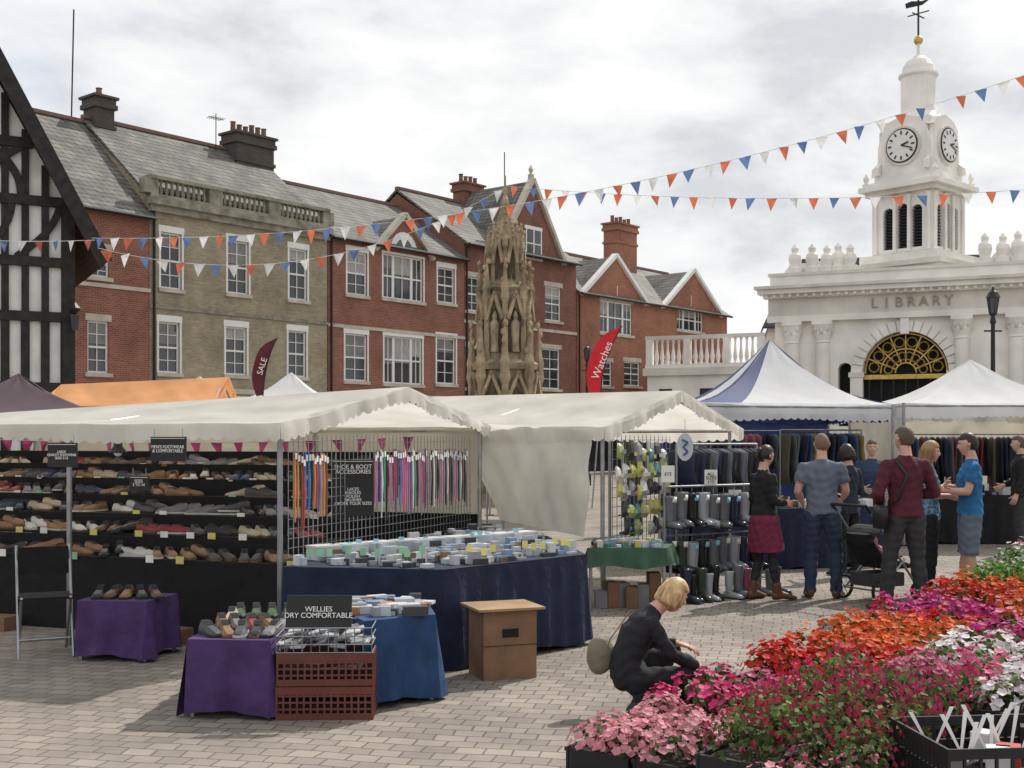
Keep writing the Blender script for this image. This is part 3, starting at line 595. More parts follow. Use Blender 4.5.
O=Vector((-1.76,9.3,0)); rx=Vector((.933,-.36,0)); by=Vector((.36,.933,0)); SR=math.atan2(-.36,.933)
st=empty('shoe_market_stall',O,SR)
def gcan(par,x0,x1,y0,y1,ze,zr,drop=.13,seed=0,mat=CANV,zrl=None,step=2.0):
    mb=MB(); ym=(y0+y1)/2; zrl=zrl or zr
    patch(mb,(x0,y0,ze),(x1,y0,ze),(x1,ym,zr),(x0,ym,zrl),mat,44,12,.07,.010,seed); patch(mb,(x0,y1,ze),(x1,y1,ze),(x1,ym,zr),(x0,ym,zrl),mat,44,8,.07,.010,seed+1)
    valance(mb,(x0,y0,ze),(x1,y0,ze),drop,mat); valance(mb,(x0,y1,ze),(x1,y1,ze),drop,mat)
    for xe,zz in((x0,zrl),(x1,zr)):
        valance(mb,(xe,y0,ze),(xe,ym,zz),drop,mat); valance(mb,(xe,ym,zz),(xe,y1,ze),drop,mat)
    mb.obj('canopy',par,smooth=True)
    pb=MB(); nx=max(1,round((x1-x0)/step))
    for i in range(nx+1):
        x=x0+.12+(x1-x0-.24)*i/nx; zz=zrl+(zr-zrl)*i/nx
        for y in(y0+.18,y1-.18): pb.cyl((x,y,0),(x,y,ze+.0),.022,STEEL,n=6)
        pb.cyl((x,y0+.1,ze-.03),(x,ym,zz-.08),.015,STEEL,n=5); pb.cyl((x,y1-.1,ze-.03),(x,ym,zz-.08),.015,STEEL,n=5)
    for y in(y0+.18,y1-.18): pb.cyl((x0+.1,y,ze-.03),(x1-.1,y,ze-.03),.018,STEEL,n=5)
    pb.obj('frame_poles',par)
gcan(st,-6.2,.12,-.25,4.1,1.83,2.19,.12,zrl=1.93)
og=empty('orange_market_stall',(-8.05,20.3,0),math.radians(3)); gcan(og,0,3.0,0,2.6,2.28,2.84,.12,seed=5,mat=CANVO,zrl=2.7)
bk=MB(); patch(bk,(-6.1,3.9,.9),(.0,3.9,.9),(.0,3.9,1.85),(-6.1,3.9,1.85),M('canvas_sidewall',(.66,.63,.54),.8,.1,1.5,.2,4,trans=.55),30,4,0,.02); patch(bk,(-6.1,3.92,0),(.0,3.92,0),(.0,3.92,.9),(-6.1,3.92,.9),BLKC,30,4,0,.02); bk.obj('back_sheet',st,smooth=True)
def shoe(mb,x,y,z,ang,mat,sole,s=1.0):
    L=.27*s; c,sn=math.cos(ang),math.sin(ang); prof=[(-.5,.028,.07),(-.42,.034,.085),(-.2,.032,.085),(0,.036,.06),(.2,.045,.05),(.38,.042,.04),(.48,.022,.025)]
    v=[];f=[]
    for t,wd,h in prof:
        h=h*s; wd*=s
        for a_,b_ in((-1,.012),(-1,h*.5),(-.55,h),(.55,h),(1,h*.5),(1,.012)):
            lx=t*L; ly=a_*wd; v.append((x+lx*c-ly*sn,y+lx*sn+ly*c,z+b_))
    for k in range(6):
        for i in range(5): f.append((k*6+i,k*6+i+1,(k+1)*6+i+1,(k+1)*6+i))
    f.append((0,1,2,3,4,5)); f.append(tuple(36+i for i in range(6)))
    mb.add(v,f,mat); v=[]
    ov=[]
    for t,ww in((-.40,.5),(-.2,.55),(-.02,.5)):
        for a_ in(-1,1):
            lx=t*L; ly=a_*.03*s*ww*1.6; ov.append((x+lx*c-ly*sn,y+lx*sn+ly*c,z+(.0875 if t<-.1 else .066)*s))
    mb.add(ov,[(0,1,3,2),(2,3,5,4)],DARK)
    for zz in(0,.016):
        for t,wd,h in prof: v.append((x+(t*L*1.03)*c-wd*s*1.08*sn,y+(t*L*1.03)*sn+wd*s*1.08*c,z+zz))
        for t,wd,h in prof[::-1]: v.append((x+(t*L*1.03)*c+wd*s*1.08*sn,y+(t*L*1.03)*sn-wd*s*1.08*c,z+zz))
    mb.add(v,[tuple(range(14))[::-1],tuple(range(14,28))]+[(i,(i+1)%14,14+(i+1)%14,14+i) for i in range(14)],sole)
SHM=[C('shoe_black',.018,.018,.02,.3),C('shoe_brown',.09,.045,.025,.4),C('shoe_tan',.22,.12,.06,.5),C('shoe_grey',.16,.16,.17,.6),C('shoe_beige',.40,.33,.24,.6),C('shoe_navy',.03,.045,.09,.5),C('shoe_charcoal',.06,.06,.065,.6),C('shoe_red',.22,.03,.03,.5),C('shoe_white',.5,.5,.48,.5)]
SW=[0,0,0,1,1,2,2,3,3,4,4,5,6,6,7,8]
SOL=[C('sole_black',.02,.02,.02),C('sole_white',.55,.54,.5),C('sole_gum',.14,.09,.05)]
TAG=[C('price_card_cyan',.25,.55,.65),C('price_card_yellow',.65,.6,.18),C('price_card_green',.25,.5,.32),C('price_card_white',.78,.78,.75)]
rk=empty('shoe_display_rack',O,SR); mb=MB(); sh=MB(); tg=MB()
tiers=[(.75,.66),(1.1,.84),(1.45,1.0),(1.8,1.15),(2.15,1.29),(2.5,1.42)]
mb.box(-6,-.15,.6,.62,0,.64,BLKC)
for i,(y,z) in enumerate(tiers):
    mb.box(-6,-.15,y-.15,y+.19,z-.02,z,BLKC); mb.box(-6,-.15,y+.17,y+.19,z,z+.16,BLKC)
    x=-5.9
    while x<-.3:
        if random.random()<.08: x+=.2; continue
        m=SHM[random.choice(SW)]; so_=random.choice(SOL) if m is not SHM[0] else SOL[0]; a=math.radians(random.choice([-90,-60,-120,-45,-20,200,0])+random.uniform(-15,15)); s_=random.uniform(.98,1.15)
        shoe(sh,x,y-.03+random.uniform(-.02,.02),z+.003,a,m,so_,s_); shoe(sh,x+.11,y+random.uniform(0,.03),z+.003+random.choice([0,0,.03]),a+random.uniform(-.3,.3),m,so_,s_)
        if random.random()<.5: tg.box(x-.03,x+.05,y-.17,y-.165,z-.03,z+.035,random.choice([TAG[1],TAG[3],TAG[3],TAG[2]]))
        x+=random.uniform(.22,.33)
mb.obj('shelves',rk); sh.obj('shoes',rk); tg.obj('price_cards',rk)
bx=MB()
for i in range(9):
    x=-5.6+i*.6+random.uniform(-.1,.1); 
    for k in range(random.randint(0,2)): bx.obox((x,.35+random.uniform(-.05,.05)),(1,random.uniform(-.2,.2)),.17,.11,.002+k*.13,.125+k*.13,random.choice([CARD,BLKPL,C('shoebox_grey',.16,.16,.17)]))
bx.obj('shoe_boxes',None,loc=O,rz=SR)
def sign(x,y,z,w,h,txt,parn='hanging_sign',rz=SR,size=.05,board=None):
    p=empty(parn,(x,y,z),rz); q=MB(); q.box(-w/2,w/2,0,.012,-h/2,h/2,board or BLACKP); q.box(-w/2+.008,w/2-.008,-.003,-.0005,h/2-.014,h/2-.010,PAINTW); q.cyl((-w/2+.03,.006,h/2),(-w/2+.03,.006,h/2+.06),.003,STEEL,n=4); q.cyl((w/2-.03,.006,h/2),(w/2-.03,.006,h/2+.06),.003,STEEL,n=4); q.obj('board',p)
    text(p,txt,(0,-.004,0),size,PAINTW); return p
for (px,py,D,w_,h_,t,s_) in((62,455,8.9,.27,.18,'LARGE\nQUALITY FOOTWEAR\nSIZES 3-13',.027),(168,449,8.8,.31,.18,"MEN'S FOOTWEAR\n& COMFORTABLE",.034),(139,483,9.2,.18,.11,'SIZES\n3 TO 14',.033)):
    p=W(px,py,D); sign(p.x,p.y,p.z,w_,h_,t,size=s_)
p=W(118,446,9.7); lb=MB(); lb.lathe(0,0,[(.03,.06),(.035,.0),(.075,-.05),(.07,-.055)],BLKPL,n=10); lb.sph((0,0,-.05),.035,M('lamp_bulb',(.8,.8,.8),.3)); lb.cyl((0,0,.05),(0,0,.15),.004,BLACKP,n=4); lb.obj('hanging_lamp',None,loc=p)
a=O-rx*5.8+by*2.7; b=O-rx*.2+by*2.9; bunting((a.x,a.y,1.72),(b.x,b.y,1.74),.06,20,.12,.18,(3,),name='pink_bunting',r=.004)
# grid wall with accessories
gd=empty('accessory_grid_panel',O,SR); mb=MB(); y0,y1=.05,3.7; z0,z1=.78,1.74
for y in np.arange(y0,y1+.01,.075): mb.box(-.003,.003,y-.002,y+.002,z0,z1,STEEL)
for z in np.arange(z0,z1+.01,.075): mb.box(-.0035,.0035,y0,y1,z-.002,z+.002,STEEL)
mb.obj('wire_grid',gd); lc=MB()
LC=[C('lace_orange',.5,.2,.07),C('lace_red',.4,.04,.04),C('lace_blue',.05,.16,.36),C('lace_pink',.5,.13,.27),C('lace_purple',.14,.06,.25),C('lace_green',.07,.25,.12),C('lace_black',.02,.02,.02),C('lace_white',.55,.55,.55),C('lace_grey',.2,.2,.22),C('lace_brown',.12,.06,.03)]
for (ya,yb,cs,n) in((.12,.6,(0,0,9,1,2,2,6,0,1,2),13),(1.45,2.5,(3,8,4,7,5,6,3,8,1,4,9,2,3,3),24),(2.6,3.5,(8,6,7,9,6,8,3),20)):
    for i in range(n):
        y=ya+(yb-ya)*i/(n-1)+random.uniform(-.008,.008); zt=z1-.12-random.uniform(0,.06); l=random.uniform(.42,.62); wv=random.uniform(-.012,.012)
        m=LC[cs[i%len(cs)]]
        lc.loft([(.02,y,zt),(.024,y+wv,zt-l*.5),(.022,y,zt-l)],[.013,.018,.012],[.005,.009,.005],(0,1,0),m,n=6); lc.box(.032,.034,y-.014,y+.014,zt-.07,zt-.02,TAG[3])
lc.obj('shoe_laces',gd)
q=O+by*1.0+rx*.05
p=sign(q.x,q.y,1.29,.36,.48,'SHOE & BOOT\nACCESSORIES',parn='accessories_sign',rz=SR+math.radians(40),size=.05); p.children[-1].location.z=.16
text(p,'LACES\nINSOLES\nPOLISH\nBRUSHES\nORDER YOUR SIZES',(0,-.004,-.07),.036,PAINTW)
def drape(mb,path,z0,z1,mat,amp=.025,fr=14,out=.04):
    path=[Vector((p[0],p[1],0)) for p in path]; v=[];f=[];ac_=0;NV=6;cols=0
    for a,b in zip(path[:-1],path[1:]):
        L=(b-a).length; n=max(4,int(L/.03)); nn=(b-a).cross(Vector((0,0,1))).normalized()
        for i in range(n+1):
            t=i/n; c=a.lerp(b,t); s_=ac_+L*t
            for j in range(NV+1):
                h=j/NV; off=h*out+amp*h*(math.sin(s_*fr)*(.6+.4*math.sin(s_*2.1))+.6*math.sin(s_*fr*2.3+1+h)+.3*math.sin(s_*fr*.37))
                p=c+nn*off; v.append((p.x,p.y,z1+(z0-z1)*h+ (.018*math.sin(s_*9)+.012*math.sin(s_*3.1) if j==NV else 0)))
            cols+=1
        ac_+=L
    for i in range(cols-1):
        for j in range(NV): f.append((i*(NV+1)+j,(i+1)*(NV+1)+j,(i+1)*(NV+1)+j+1,i*(NV+1)+j+1))
    mb.add(v,f,mat)
def table(name,poly,z,mat,bottom=.03,amp=.03):
    par=empty(name,(0,0,0)); mb=MB(); n=len(poly); mb.poly([(p[0],p[1],z-.03) for p in poly],.03,mat,dirv=(0,0,1))
    drape(mb,[poly[i%n] for i in range(n+1)],bottom,z-.004,mat,amp); mb.obj('cloth',par,smooth=False)
    lg=MB(); ce=sum([Vector(p) for p in poly],Vector((0,0)))/n
    for p in poly:
        q=Vector(p).lerp(ce,.08); lg.cyl((q.x,q.y,0),(q.x,q.y,z-.03),.018,STEEL,n=5)
    lg.obj('legs',par); return par
table('accessory_table',[(-1.72,9.0),(-.5,8.8),(.62,9.98),(.35,11.9),(-.35,12.6)],.75,NAVY)
it=MB(); IM=[C('blister_pack_white',.6,.6,.6,.35),C('blister_pack_silver',.33,.35,.37,.3),C('blister_pack_dark',.05,.05,.06,.3),C('pack_blue',.2,.3,.42,.4),C('pack_clear',.48,.53,.57,.2),C('pack_brown',.16,.1,.06,.5)]
def inpoly(x,y,P):
    c=False;j=len(P)-1
    for i in range(len(P)):
        if (P[i][1]>y)!=(P[j][1]>y) and x<(P[j][0]-P[i][0])*(y-P[i][1])/(P[j][1]-P[i][1])+P[i][0]: c=not c
        j=i
    return c
TP=[(-1.66,9.08),(-.5,8.88),(.52,9.98),(.25,11.8),(-.35,12.4)]
for i in range(1900):
    x=random.uniform(-1.8,.7);y=random.uniform(8.8,12.5)
    if inpoly(x,y,TP) and math.sin(x*7+y*3)>-.75:
        h=random.uniform(.008,.06) if random.random()<.85 else random.uniform(.06,.11); it.obox((x,y),(math.cos(.7+random.uniform(-.3,.3)),math.sin(.7+random.uniform(-.3,.3))),random.uniform(.02,.065),random.uniform(.015,.04),.752,.752+h,random.choice(IM+IM[:2]+IM[4:5]+IM[:1]))
for i in range(9):
    t=i/8; c=Vector((-1.5,9.55)).lerp(Vector((.1,11.0)),t); it.obox((c.x,c.y),(.72,.7),.11,.08,.752,.85,IM[4]); it.obox((c.x,c.y),(.72,.7),.115,.085,.85,.865,IM[0])
it.obj('packaged_accessories')
tg=MB()
for i in range(26):
    t=i/25
    for (a,b,m) in((Vector((-1.55,9.2)),Vector((-.6,9.0)),TAG[2]),(Vector((-.4,9.1)),Vector((.5,10.05)),TAG[1]),(Vector((-1.5,9.5)),Vector((.1,10.9)),TAG[0])):
        if random.random()<.38:
            c=a.lerp(b,t); h=.83+random.uniform(-.01,.04); tg.poly([(c.x-.022,c.y,h-.02),(c.x+.022,c.y+.01,h-.02),(c.x+.022,c.y+.02,h+.035),(c.x-.022,c.y+.01,h+.035)],.003,m); tg.cyl((c.x,c.y+.01,.752),(c.x,c.y+.01,h-.018),.003,STEEL,n=4)
tg.obj('price_labels')
table('purple_cloth_table',[(-1.99,7.35),(-1.47,7.3),(-1.35,8.35),(-1.95,8.45)],.48,PURP)
sh=MB()
for i in range(11):
    m=SHM[random.choice(SW)]; shoe(sh,-1.9+.1*(i%5)+.02*random.random(),7.5+.3*(i//5),.482,math.radians(-75+random.uniform(-25,25)),m,random.choice(SOL),.95)
for i in range(6): shoe(sh,-1.88+.11*i,8.3,.482,math.radians(-80),C('clog_green',.04,.08,.04,.35),SOL[0],.95)
sh.obj('shoes_on_table')
table('blue_cloth_table',[(-.93,7.55),(-.5,7.85),(-.62,8.6),(-1.25,8.3)],.56,BLUEC)
it=MB()
for i in range(80):
    x=random.uniform(-1.1,-.58);y=random.uniform(7.75,8.4); it.obox((x,y),(1,random.uniform(-.3,.6)),random.uniform(.03,.08),random.uniform(.02,.05),.562,.562+random.uniform(.01,.07),random.choice(IM+[C('pack_orange',.4,.2,.08,.4)]))
it.obox((-.75,8.2),(1,.3),.14,.1,.563,.6,IM[4]); it.obj('boxed_insoles')
def crate(x0,x1,y0,y1,z0,z1,mat,name='plastic_crate',rz=0):
    cx,cy=(x0+x1)/2,(y0+y1)/2; p=empty(name,(cx,cy,0),rz); mb=MB(); hx=(x1-x0)/2;hy=(y1-y0)/2
    for (xa,xb,ya,yb) in((-hx,hx,-hy,-hy+.012),(-hx,hx,hy-.012,hy),(-hx,-hx+.012,-hy+.012,hy-.012),(hx-.012,hx,-hy+.012,hy-.012)):
        h=z1-z0
        for za,zb in((z0,z0+.04),(z1-.045,z1),(z0+h*.3,z0+h*.3+.012),(z0+h*.5,z0+h*.5+.012),(z0+h*.7,z0+h*.7+.012)): mb.box(xa,xb,ya,yb,za,zb,mat)
        nn=14
        for i in range(nn+1):
            t=i/nn
            if xb-xa>yb-ya: xx=xa+(xb-xa-.012)*t; mb.box(xx,xx+.012,ya-.001,yb+.001,z0+.001,z1-.001,mat)
            else: yy=ya+(yb-ya-.012)*t; mb.box(xa-.001,xb+.001,yy,yy+.012,z0+.001,z1-.001,mat)
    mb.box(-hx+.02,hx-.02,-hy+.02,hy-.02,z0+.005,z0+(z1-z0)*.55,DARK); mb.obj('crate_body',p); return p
crate(-1.44,-.85,7.28,7.7,0,.2,CRATE,rz=.03); crate(-1.44,-.85,7.29,7.7,.205,.40,CRATE,rz=.05)
wb_=empty('wire_basket',(-1.15,7.5,.405),.03); mb=MB()
for z in(0,.05,.1,.15): mb.tube([(-.29,-.2,z),(.29,-.2,z),(.29,.2,z),(-.29,.2,z),(-.29,-.2,z)],.004,STEEL,n=4)
for t in np.linspace(-.29,.29,12): mb.cyl((t,-.2,0),(t,-.2,.15),.003,STEEL,n=4); mb.cyl((t,.2,0),(t,.2,.15),.003,STEEL,n=4)
for i in range(80):
    x,y,z=random.uniform(-.24,.24),random.uniform(-.16,.16),random.uniform(.02,.12); a_=random.uniform(-1,1); mb.beam((x-.05,y,z),(x+.05*math.cos(a_),y+.05*math.sin(a_),z+random.uniform(-.01,.04)),.035,.01,random.choice(IM[:3]+[IM[4]]),nrm=(0,-.4,1))
mb.obj('basket_and_packets',wb_)
sp=W(318,613,7.32); p=empty('wellies_sign',sp,.0); mb=MB(); mb.poly([(-.2,0,-.095),(.2,0,-.095),(.2,.06,.10),(-.2,.06,.10)],.012,BLACKP); mb.cyl((-.1,.02,-.09),(-.1,.02,-.25),.006,STEEL); mb.cyl((.1,.02,-.09),(.1,.02,-.25),.006,STEEL); mb.obj('board',p)
text(p,'WELLIES\nDRY COMFORTABLE',(0,.022,0.0),.045,PAINTW,rx=73.5,ext=.004)
p=empty('wooden_box',(-.07,8.68,0),math.radians(20)); mb=MB(); mb.box(-.2,.2,-.17,.17,0,.49,CARD); mb.box(-.25,.25,-.22,.22,.493,.51,WOOD); mb.box(-.06,.06,-.176,-.171,.3,.36,DARK); mb.box(-.2,.2,-.173,-.1705,.24,.245,TIMB); mb.obj('box',p)
table('purple_cloth_box',[(-3.36,9.27),(-2.8,9.2),(-2.7,9.7),(-3.3,9.8)],.46,PURP)
sh=MB()
for i in range(5): shoe(sh,-3.25+.11*i,9.45,.462,math.radians(-80+random.uniform(-20,20)),SHM[i%3],SOL[0])
sh.obj('shoes_on_box')
p=empty('folding_chair',(-3.72,9.55,0),math.radians(25)); mb=MB()
for s_ in(-.2,.2):
    mb.cyl((s_,-.22,0),(s_,.2,.85),.011,STEEL); mb.cyl((s_*.9,.25,0),(s_*.9,-.2,.47),.011,STEEL)
mb.box(-.2,.2,-.2,.18,.45,.47,BLKC); mb.box(-.19,.19,.13,.15,.62,.84,BLKC); mb.cyl((-.2,-.15,.14),(.2,-.15,.14),.01,STEEL); mb.cyl((-.18,.2,.08),(.18,.2,.08),.01,STEEL); mb.obj('frame_and_seat',p)
# ------------------------------------------------------------ stall 2
A=Vector((.86,12.3)); B=Vector((2.9,15.5)); d2=(B-A).normalized(); P2=empty('market_stall',(A.x,A.y,0),math.atan2(-d2.x,d2.y))
Ls=(B-A).length
gcan(P2,-3.6,.1,0,Ls,1.84,2.27,.14,seed=3)
sd_=MB(); a=W(452,422,13.2); b=W(592,430,12.35); c=W(584,537,12.35)
patch(sd_,W(500,520,12.9),c,b,a,CANV,20,14,.0,.03,2); sd_.obj('side_sheet',None,smooth=True)
pn=empty('hanging_goods_panel',(1.05,12.5,0),math.atan2(3.2,2.04)); mb=MB()
PK=[C('pack_yellow',.5,.46,.12,.4),C('pack_white2',.55,.55,.5,.4),C('pack_black',.03,.03,.03,.4),C('pack_lime',.3,.38,.12,.4),C('pack_grey',.25,.25,.27,.4),C('pack_teal',.08,.2,.2,.4)]
PW=[0,0,1,1,1,2,2,3,4,4,5]
for i in np.arange(0,1.45,.1): mb.box(i-.003,i+.003,0,.006,.6,1.75,STEEL)
for z in np.arange(.6,1.76,.1): mb.box(0,1.4,0.006,.012,z-.003,z+.003,STEEL)
for i in range(9):
    for j in range(5):
        if random.random()<.85:
            x=.08+i*.15+random.uniform(-.03,.03); z=.68+j*.2+random.uniform(-.03,.03); w_=random.uniform(.05,.085); h=random.uniform(.13,.22); k_=random.uniform(-.02,.02)
            mb.loft([(x+k_,-.03,z),(x+k_*.5,-.045,z+h*.35),(x,-.03,z+h*.8),(x,-.015,z+h)],[w_,w_*1.05,w_*.85,w_*.4],[.012,.03,.02,.005],(1,0,0),PK[random.choice(PW)],n=8); mb.box(x-w_*.5,x+w_*.5,-.085,-.081,z+.05,z+.09,PK[random.choice(PW)])
mb.obj('grid_and_packets',pn)
table('green_cloth_table',[(.75,12.0),(1.55,12.0),(1.7,12.6),(.95,12.7)],.62,C('green_cloth',.035,.09,.05),bottom=.42)
ub=MB()
for i in range(7): ub.obox((.9+.11*i,12.2+.04*(i%3)),(1,random.uniform(-.3,.3)),.06,.1,.002,random.uniform(.15,.35),random.choice([CARD,BLKPL,C('storage_box_grey',.2,.2,.21)]))
ub.obj('boxes_under_table')
table('dark_cloth_table',[(2.3,15.4),(5.0,16.2),(4.8,17.0),(2.2,16.3)],.8,NAVY)
it=MB()
for i in range(90): it.obox((random.uniform(.85,1.5),random.uniform(12.05,12.55)),(1,random.random()),random.uniform(.02,.05),.03,.622,.64+random.random()*.06,random.choice(PK+IM))
for i in range(240):
    t=random.random(); it.obox((2.35+2.5*t,15.5+.8*t+random.uniform(0,.7)),(1,random.random()),random.uniform(.05,.14),.06,.803,.82+random.random()*.1,random.choice(PK+IM+SHM+[C('cloth_cream',.5,.46,.38)]))
it.obj('stall_merchandise')
GM=[C('garment_black',.015,.015,.018),C('garment_navy',.02,.03,.07),C('garment_grey',.12,.13,.15),C('garment_palegrey',.30,.32,.35,.35),C('garment_blue',.05,.11,.22),C('garment_red',.18,.03,.04),C('garment_pink',.35,.14,.18),C('garment_olive',.11,.10,.06),C('garment_mustard',.3,.2,.06),C('garment_cream',.45,.42,.36)]
DKG=[GM[0],GM[0],GM[1],GM[1],GM[2],GM[0],GM[4],GM[7],GM[5]]
def rail(p,q,zt,ln,mats,name='clothes_rail',step=.09,wd=.2):
    p=Vector((*p,0));q=Vector((*q,0)); L=(q-p).length;d=(q-p).normalized(); par=empty(name,p,math.atan2(d.y,d.x)); mb=MB()
    mb.cyl((0,0,zt),(L,0,zt),.013,STEEL)
    for x in(0,L):
        mb.cyl((x,0,0),(x,0,zt),.014,STEEL); mb.cyl((x,-.25,.03),(x,.25,.03),.014,STEEL)
    mb.obj('rail_frame',par); gb=MB(); x=.08
    while x<L-.05:
        l=ln*random.uniform(.7,1.1); m=random.choice(mats); w_=wd*random.uniform(.8,1.15); tl=random.uniform(-.05,.05)
        gb.tube([(x,0,zt+.02),(x,0,zt-.05),(x,-w_*.9,zt-.12)],.003,STEEL,n=3)
        cs=[(x,0,zt-.05),(x,0,zt-.1),(x+tl*.3,0,zt-.3),(x+tl,0,zt-l*.7),(x+tl,0,zt-l)]
        gb.loft(cs,[w_*.3,w_,w_*.92,w_*.95,w_*1.05],[.015,.03,.03,.035,.04],(0,1,0),m,n=10); x+=step*random.uniform(.7,1.5)
    gb.obj('hanging_garments',par,smooth=True)
def boot(mb,x,y,z,ang,mat,s=1.0):
    c,sn=math.cos(ang),math.sin(ang)
    def P(a,b): return (x+a*c,y+a*sn,z+b*s)
    side=(-sn,c,0)
    mb.loft([P(0,.36),P(0,.34),P(-.005,.2),P(0,.1),P(.005,.05)],[.062*s,.062*s,.052*s,.044*s,.04*s],[.066*s,.066*s,.056*s,.05*s,.05*s],side,mat,n=10)
    mb.loft([P(-.06,.045),P(-.03,.05),P(.06,.045),P(.14,.035),P(.185,.028)],[.03*s,.04*s,.043*s,.045*s,.025*s],[.045*s,.05*s,.045*s,.034*s,.022*s],side,mat,n=10)
    mb.loft([P(-.07,.012),P(.19,.012)],[.04*s,.035*s],[.012*s,.012*s],side,SOL[0],n=8)
BT=[C('boot_black',.015,.015,.017,.25),C('boot_navy',.02,.03,.06,.25),C('boot_green',.03,.05,.03,.3),C('boot_clear_bag',.33,.35,.37,.12),C('boot_grey',.13,.14,.15,.25),C('boot_pink',.32,.09,.16,.3)]
wr_=empty('wellington_boot_rack',(1.62,12.75,0),math.atan2(.8,1.13)); mb=MB(); bt=MB()
for x in(0,1.45):
    mb.cyl((x,0,0),(x,0,1.25),.014,STEEL); mb.cyl((x,-.25,.03),(x,.3,.03),.014,STEEL)
for z in(1.2,.68): mb.cyl((0,0,z),(1.45,0,z),.012,STEEL)
for x in np.arange(.08,1.4,.16):
    for z in(.75,.26):
        mm_=BT[random.choice([0,0,1,2,3,3,4,4])]; zz=z+random.uniform(-.03,.03); s_=random.uniform(.9,1.05)
        for o_ in(-.03,.05): boot(bt,x+o_,o_*.5,zz,math.radians(-90+random.uniform(-30,30)),mm_,s_)
        bt.tube([(x,0,zz+.32),(x,0,zz+.45)],.004,STEEL,n=4); bt.box(x-.03,x+.03,-.075,-.072,zz+.28,zz+.34,TAG[random.choice([0,3,3])])
for i in range(12): boot(bt,.02+.125*i+random.uniform(-.02,.02),-.28+random.uniform(-.05,.05),.0,math.radians(-90+random.uniform(-25,25)),BT[random.choice([0,0,1,2,3,3,4,5])],random.uniform(.75,1.0))
mb.obj('rack_frame',wr_); bt.obj('wellington_boots',wr_,smooth=True)
rail((1.85,13.5),(3.0,14.7),1.65,.6,[GM[0],GM[1],GM[0],GM[0],GM[2]])
rail((3.2,19.3),(5.2,19.9),1.85,.8,DKG+[GM[8],GM[9],GM[6],GM[2]])
rail((2.6,17.0),(2.6,19.0),1.85,.9,GM[:3])
rail((4.0,17.9),(5.3,18.2),1.85,.75,DKG+[GM[9],GM[4],GM[4],GM[8]])
rail((6.6,21),(9.2,21),1.8,.9,DKG)
table('white_stall_table',[(6.6,19.6),(9.2,19.6),(9.2,20.4),(6.6,20.4)],.8,BLKC)
it=MB()
for i in range(160): it.obox((random.uniform(6.7,9.1),random.uniform(19.65,20.3)),(1,random.random()),random.uniform(.04,.1),.05,.803,.83+random.random()*.15,random.choice(IM+DKG))
it.obj('stall_merchandise')
p=empty('hanging_logo_board',W(685,447,12.9)); mb=MB(); mb.poly([(.09*math.cos(2*math.pi*k/20),0,.15*math.sin(2*math.pi*k/20)) for k in range(20)],.012,C('board_pale',.5,.52,.55)); mb.tube([(-.03,-.01,.08),(.03,-.01,.05),(-.02,-.01,0),(.03,-.01,-.05),(-.02,-.01,-.09)],.010,C('logo_blue',.05,.1,.25)); mb.cyl((0,0,.15),(0,0,.3),.003,STEEL,n=4); mb.obj('board',p)
for (px,py,D_,tt) in((711,478,13.2,'ALL\nSIZES\n£10'),(668,474,12.8,'£12'),(735,498,13.4,'£15')):
    p=empty('price_board',W(px,py,D_)); mb=MB(); mb.box(-.07,.07,0,.012,-.09,.09,PAINTW); mb.cyl((0,.006,.09),(0,.006,.2),.003,STEEL,n=4); mb.obj('board',p); text(p,tt,(0,-.004,0),.05,BLACKP)
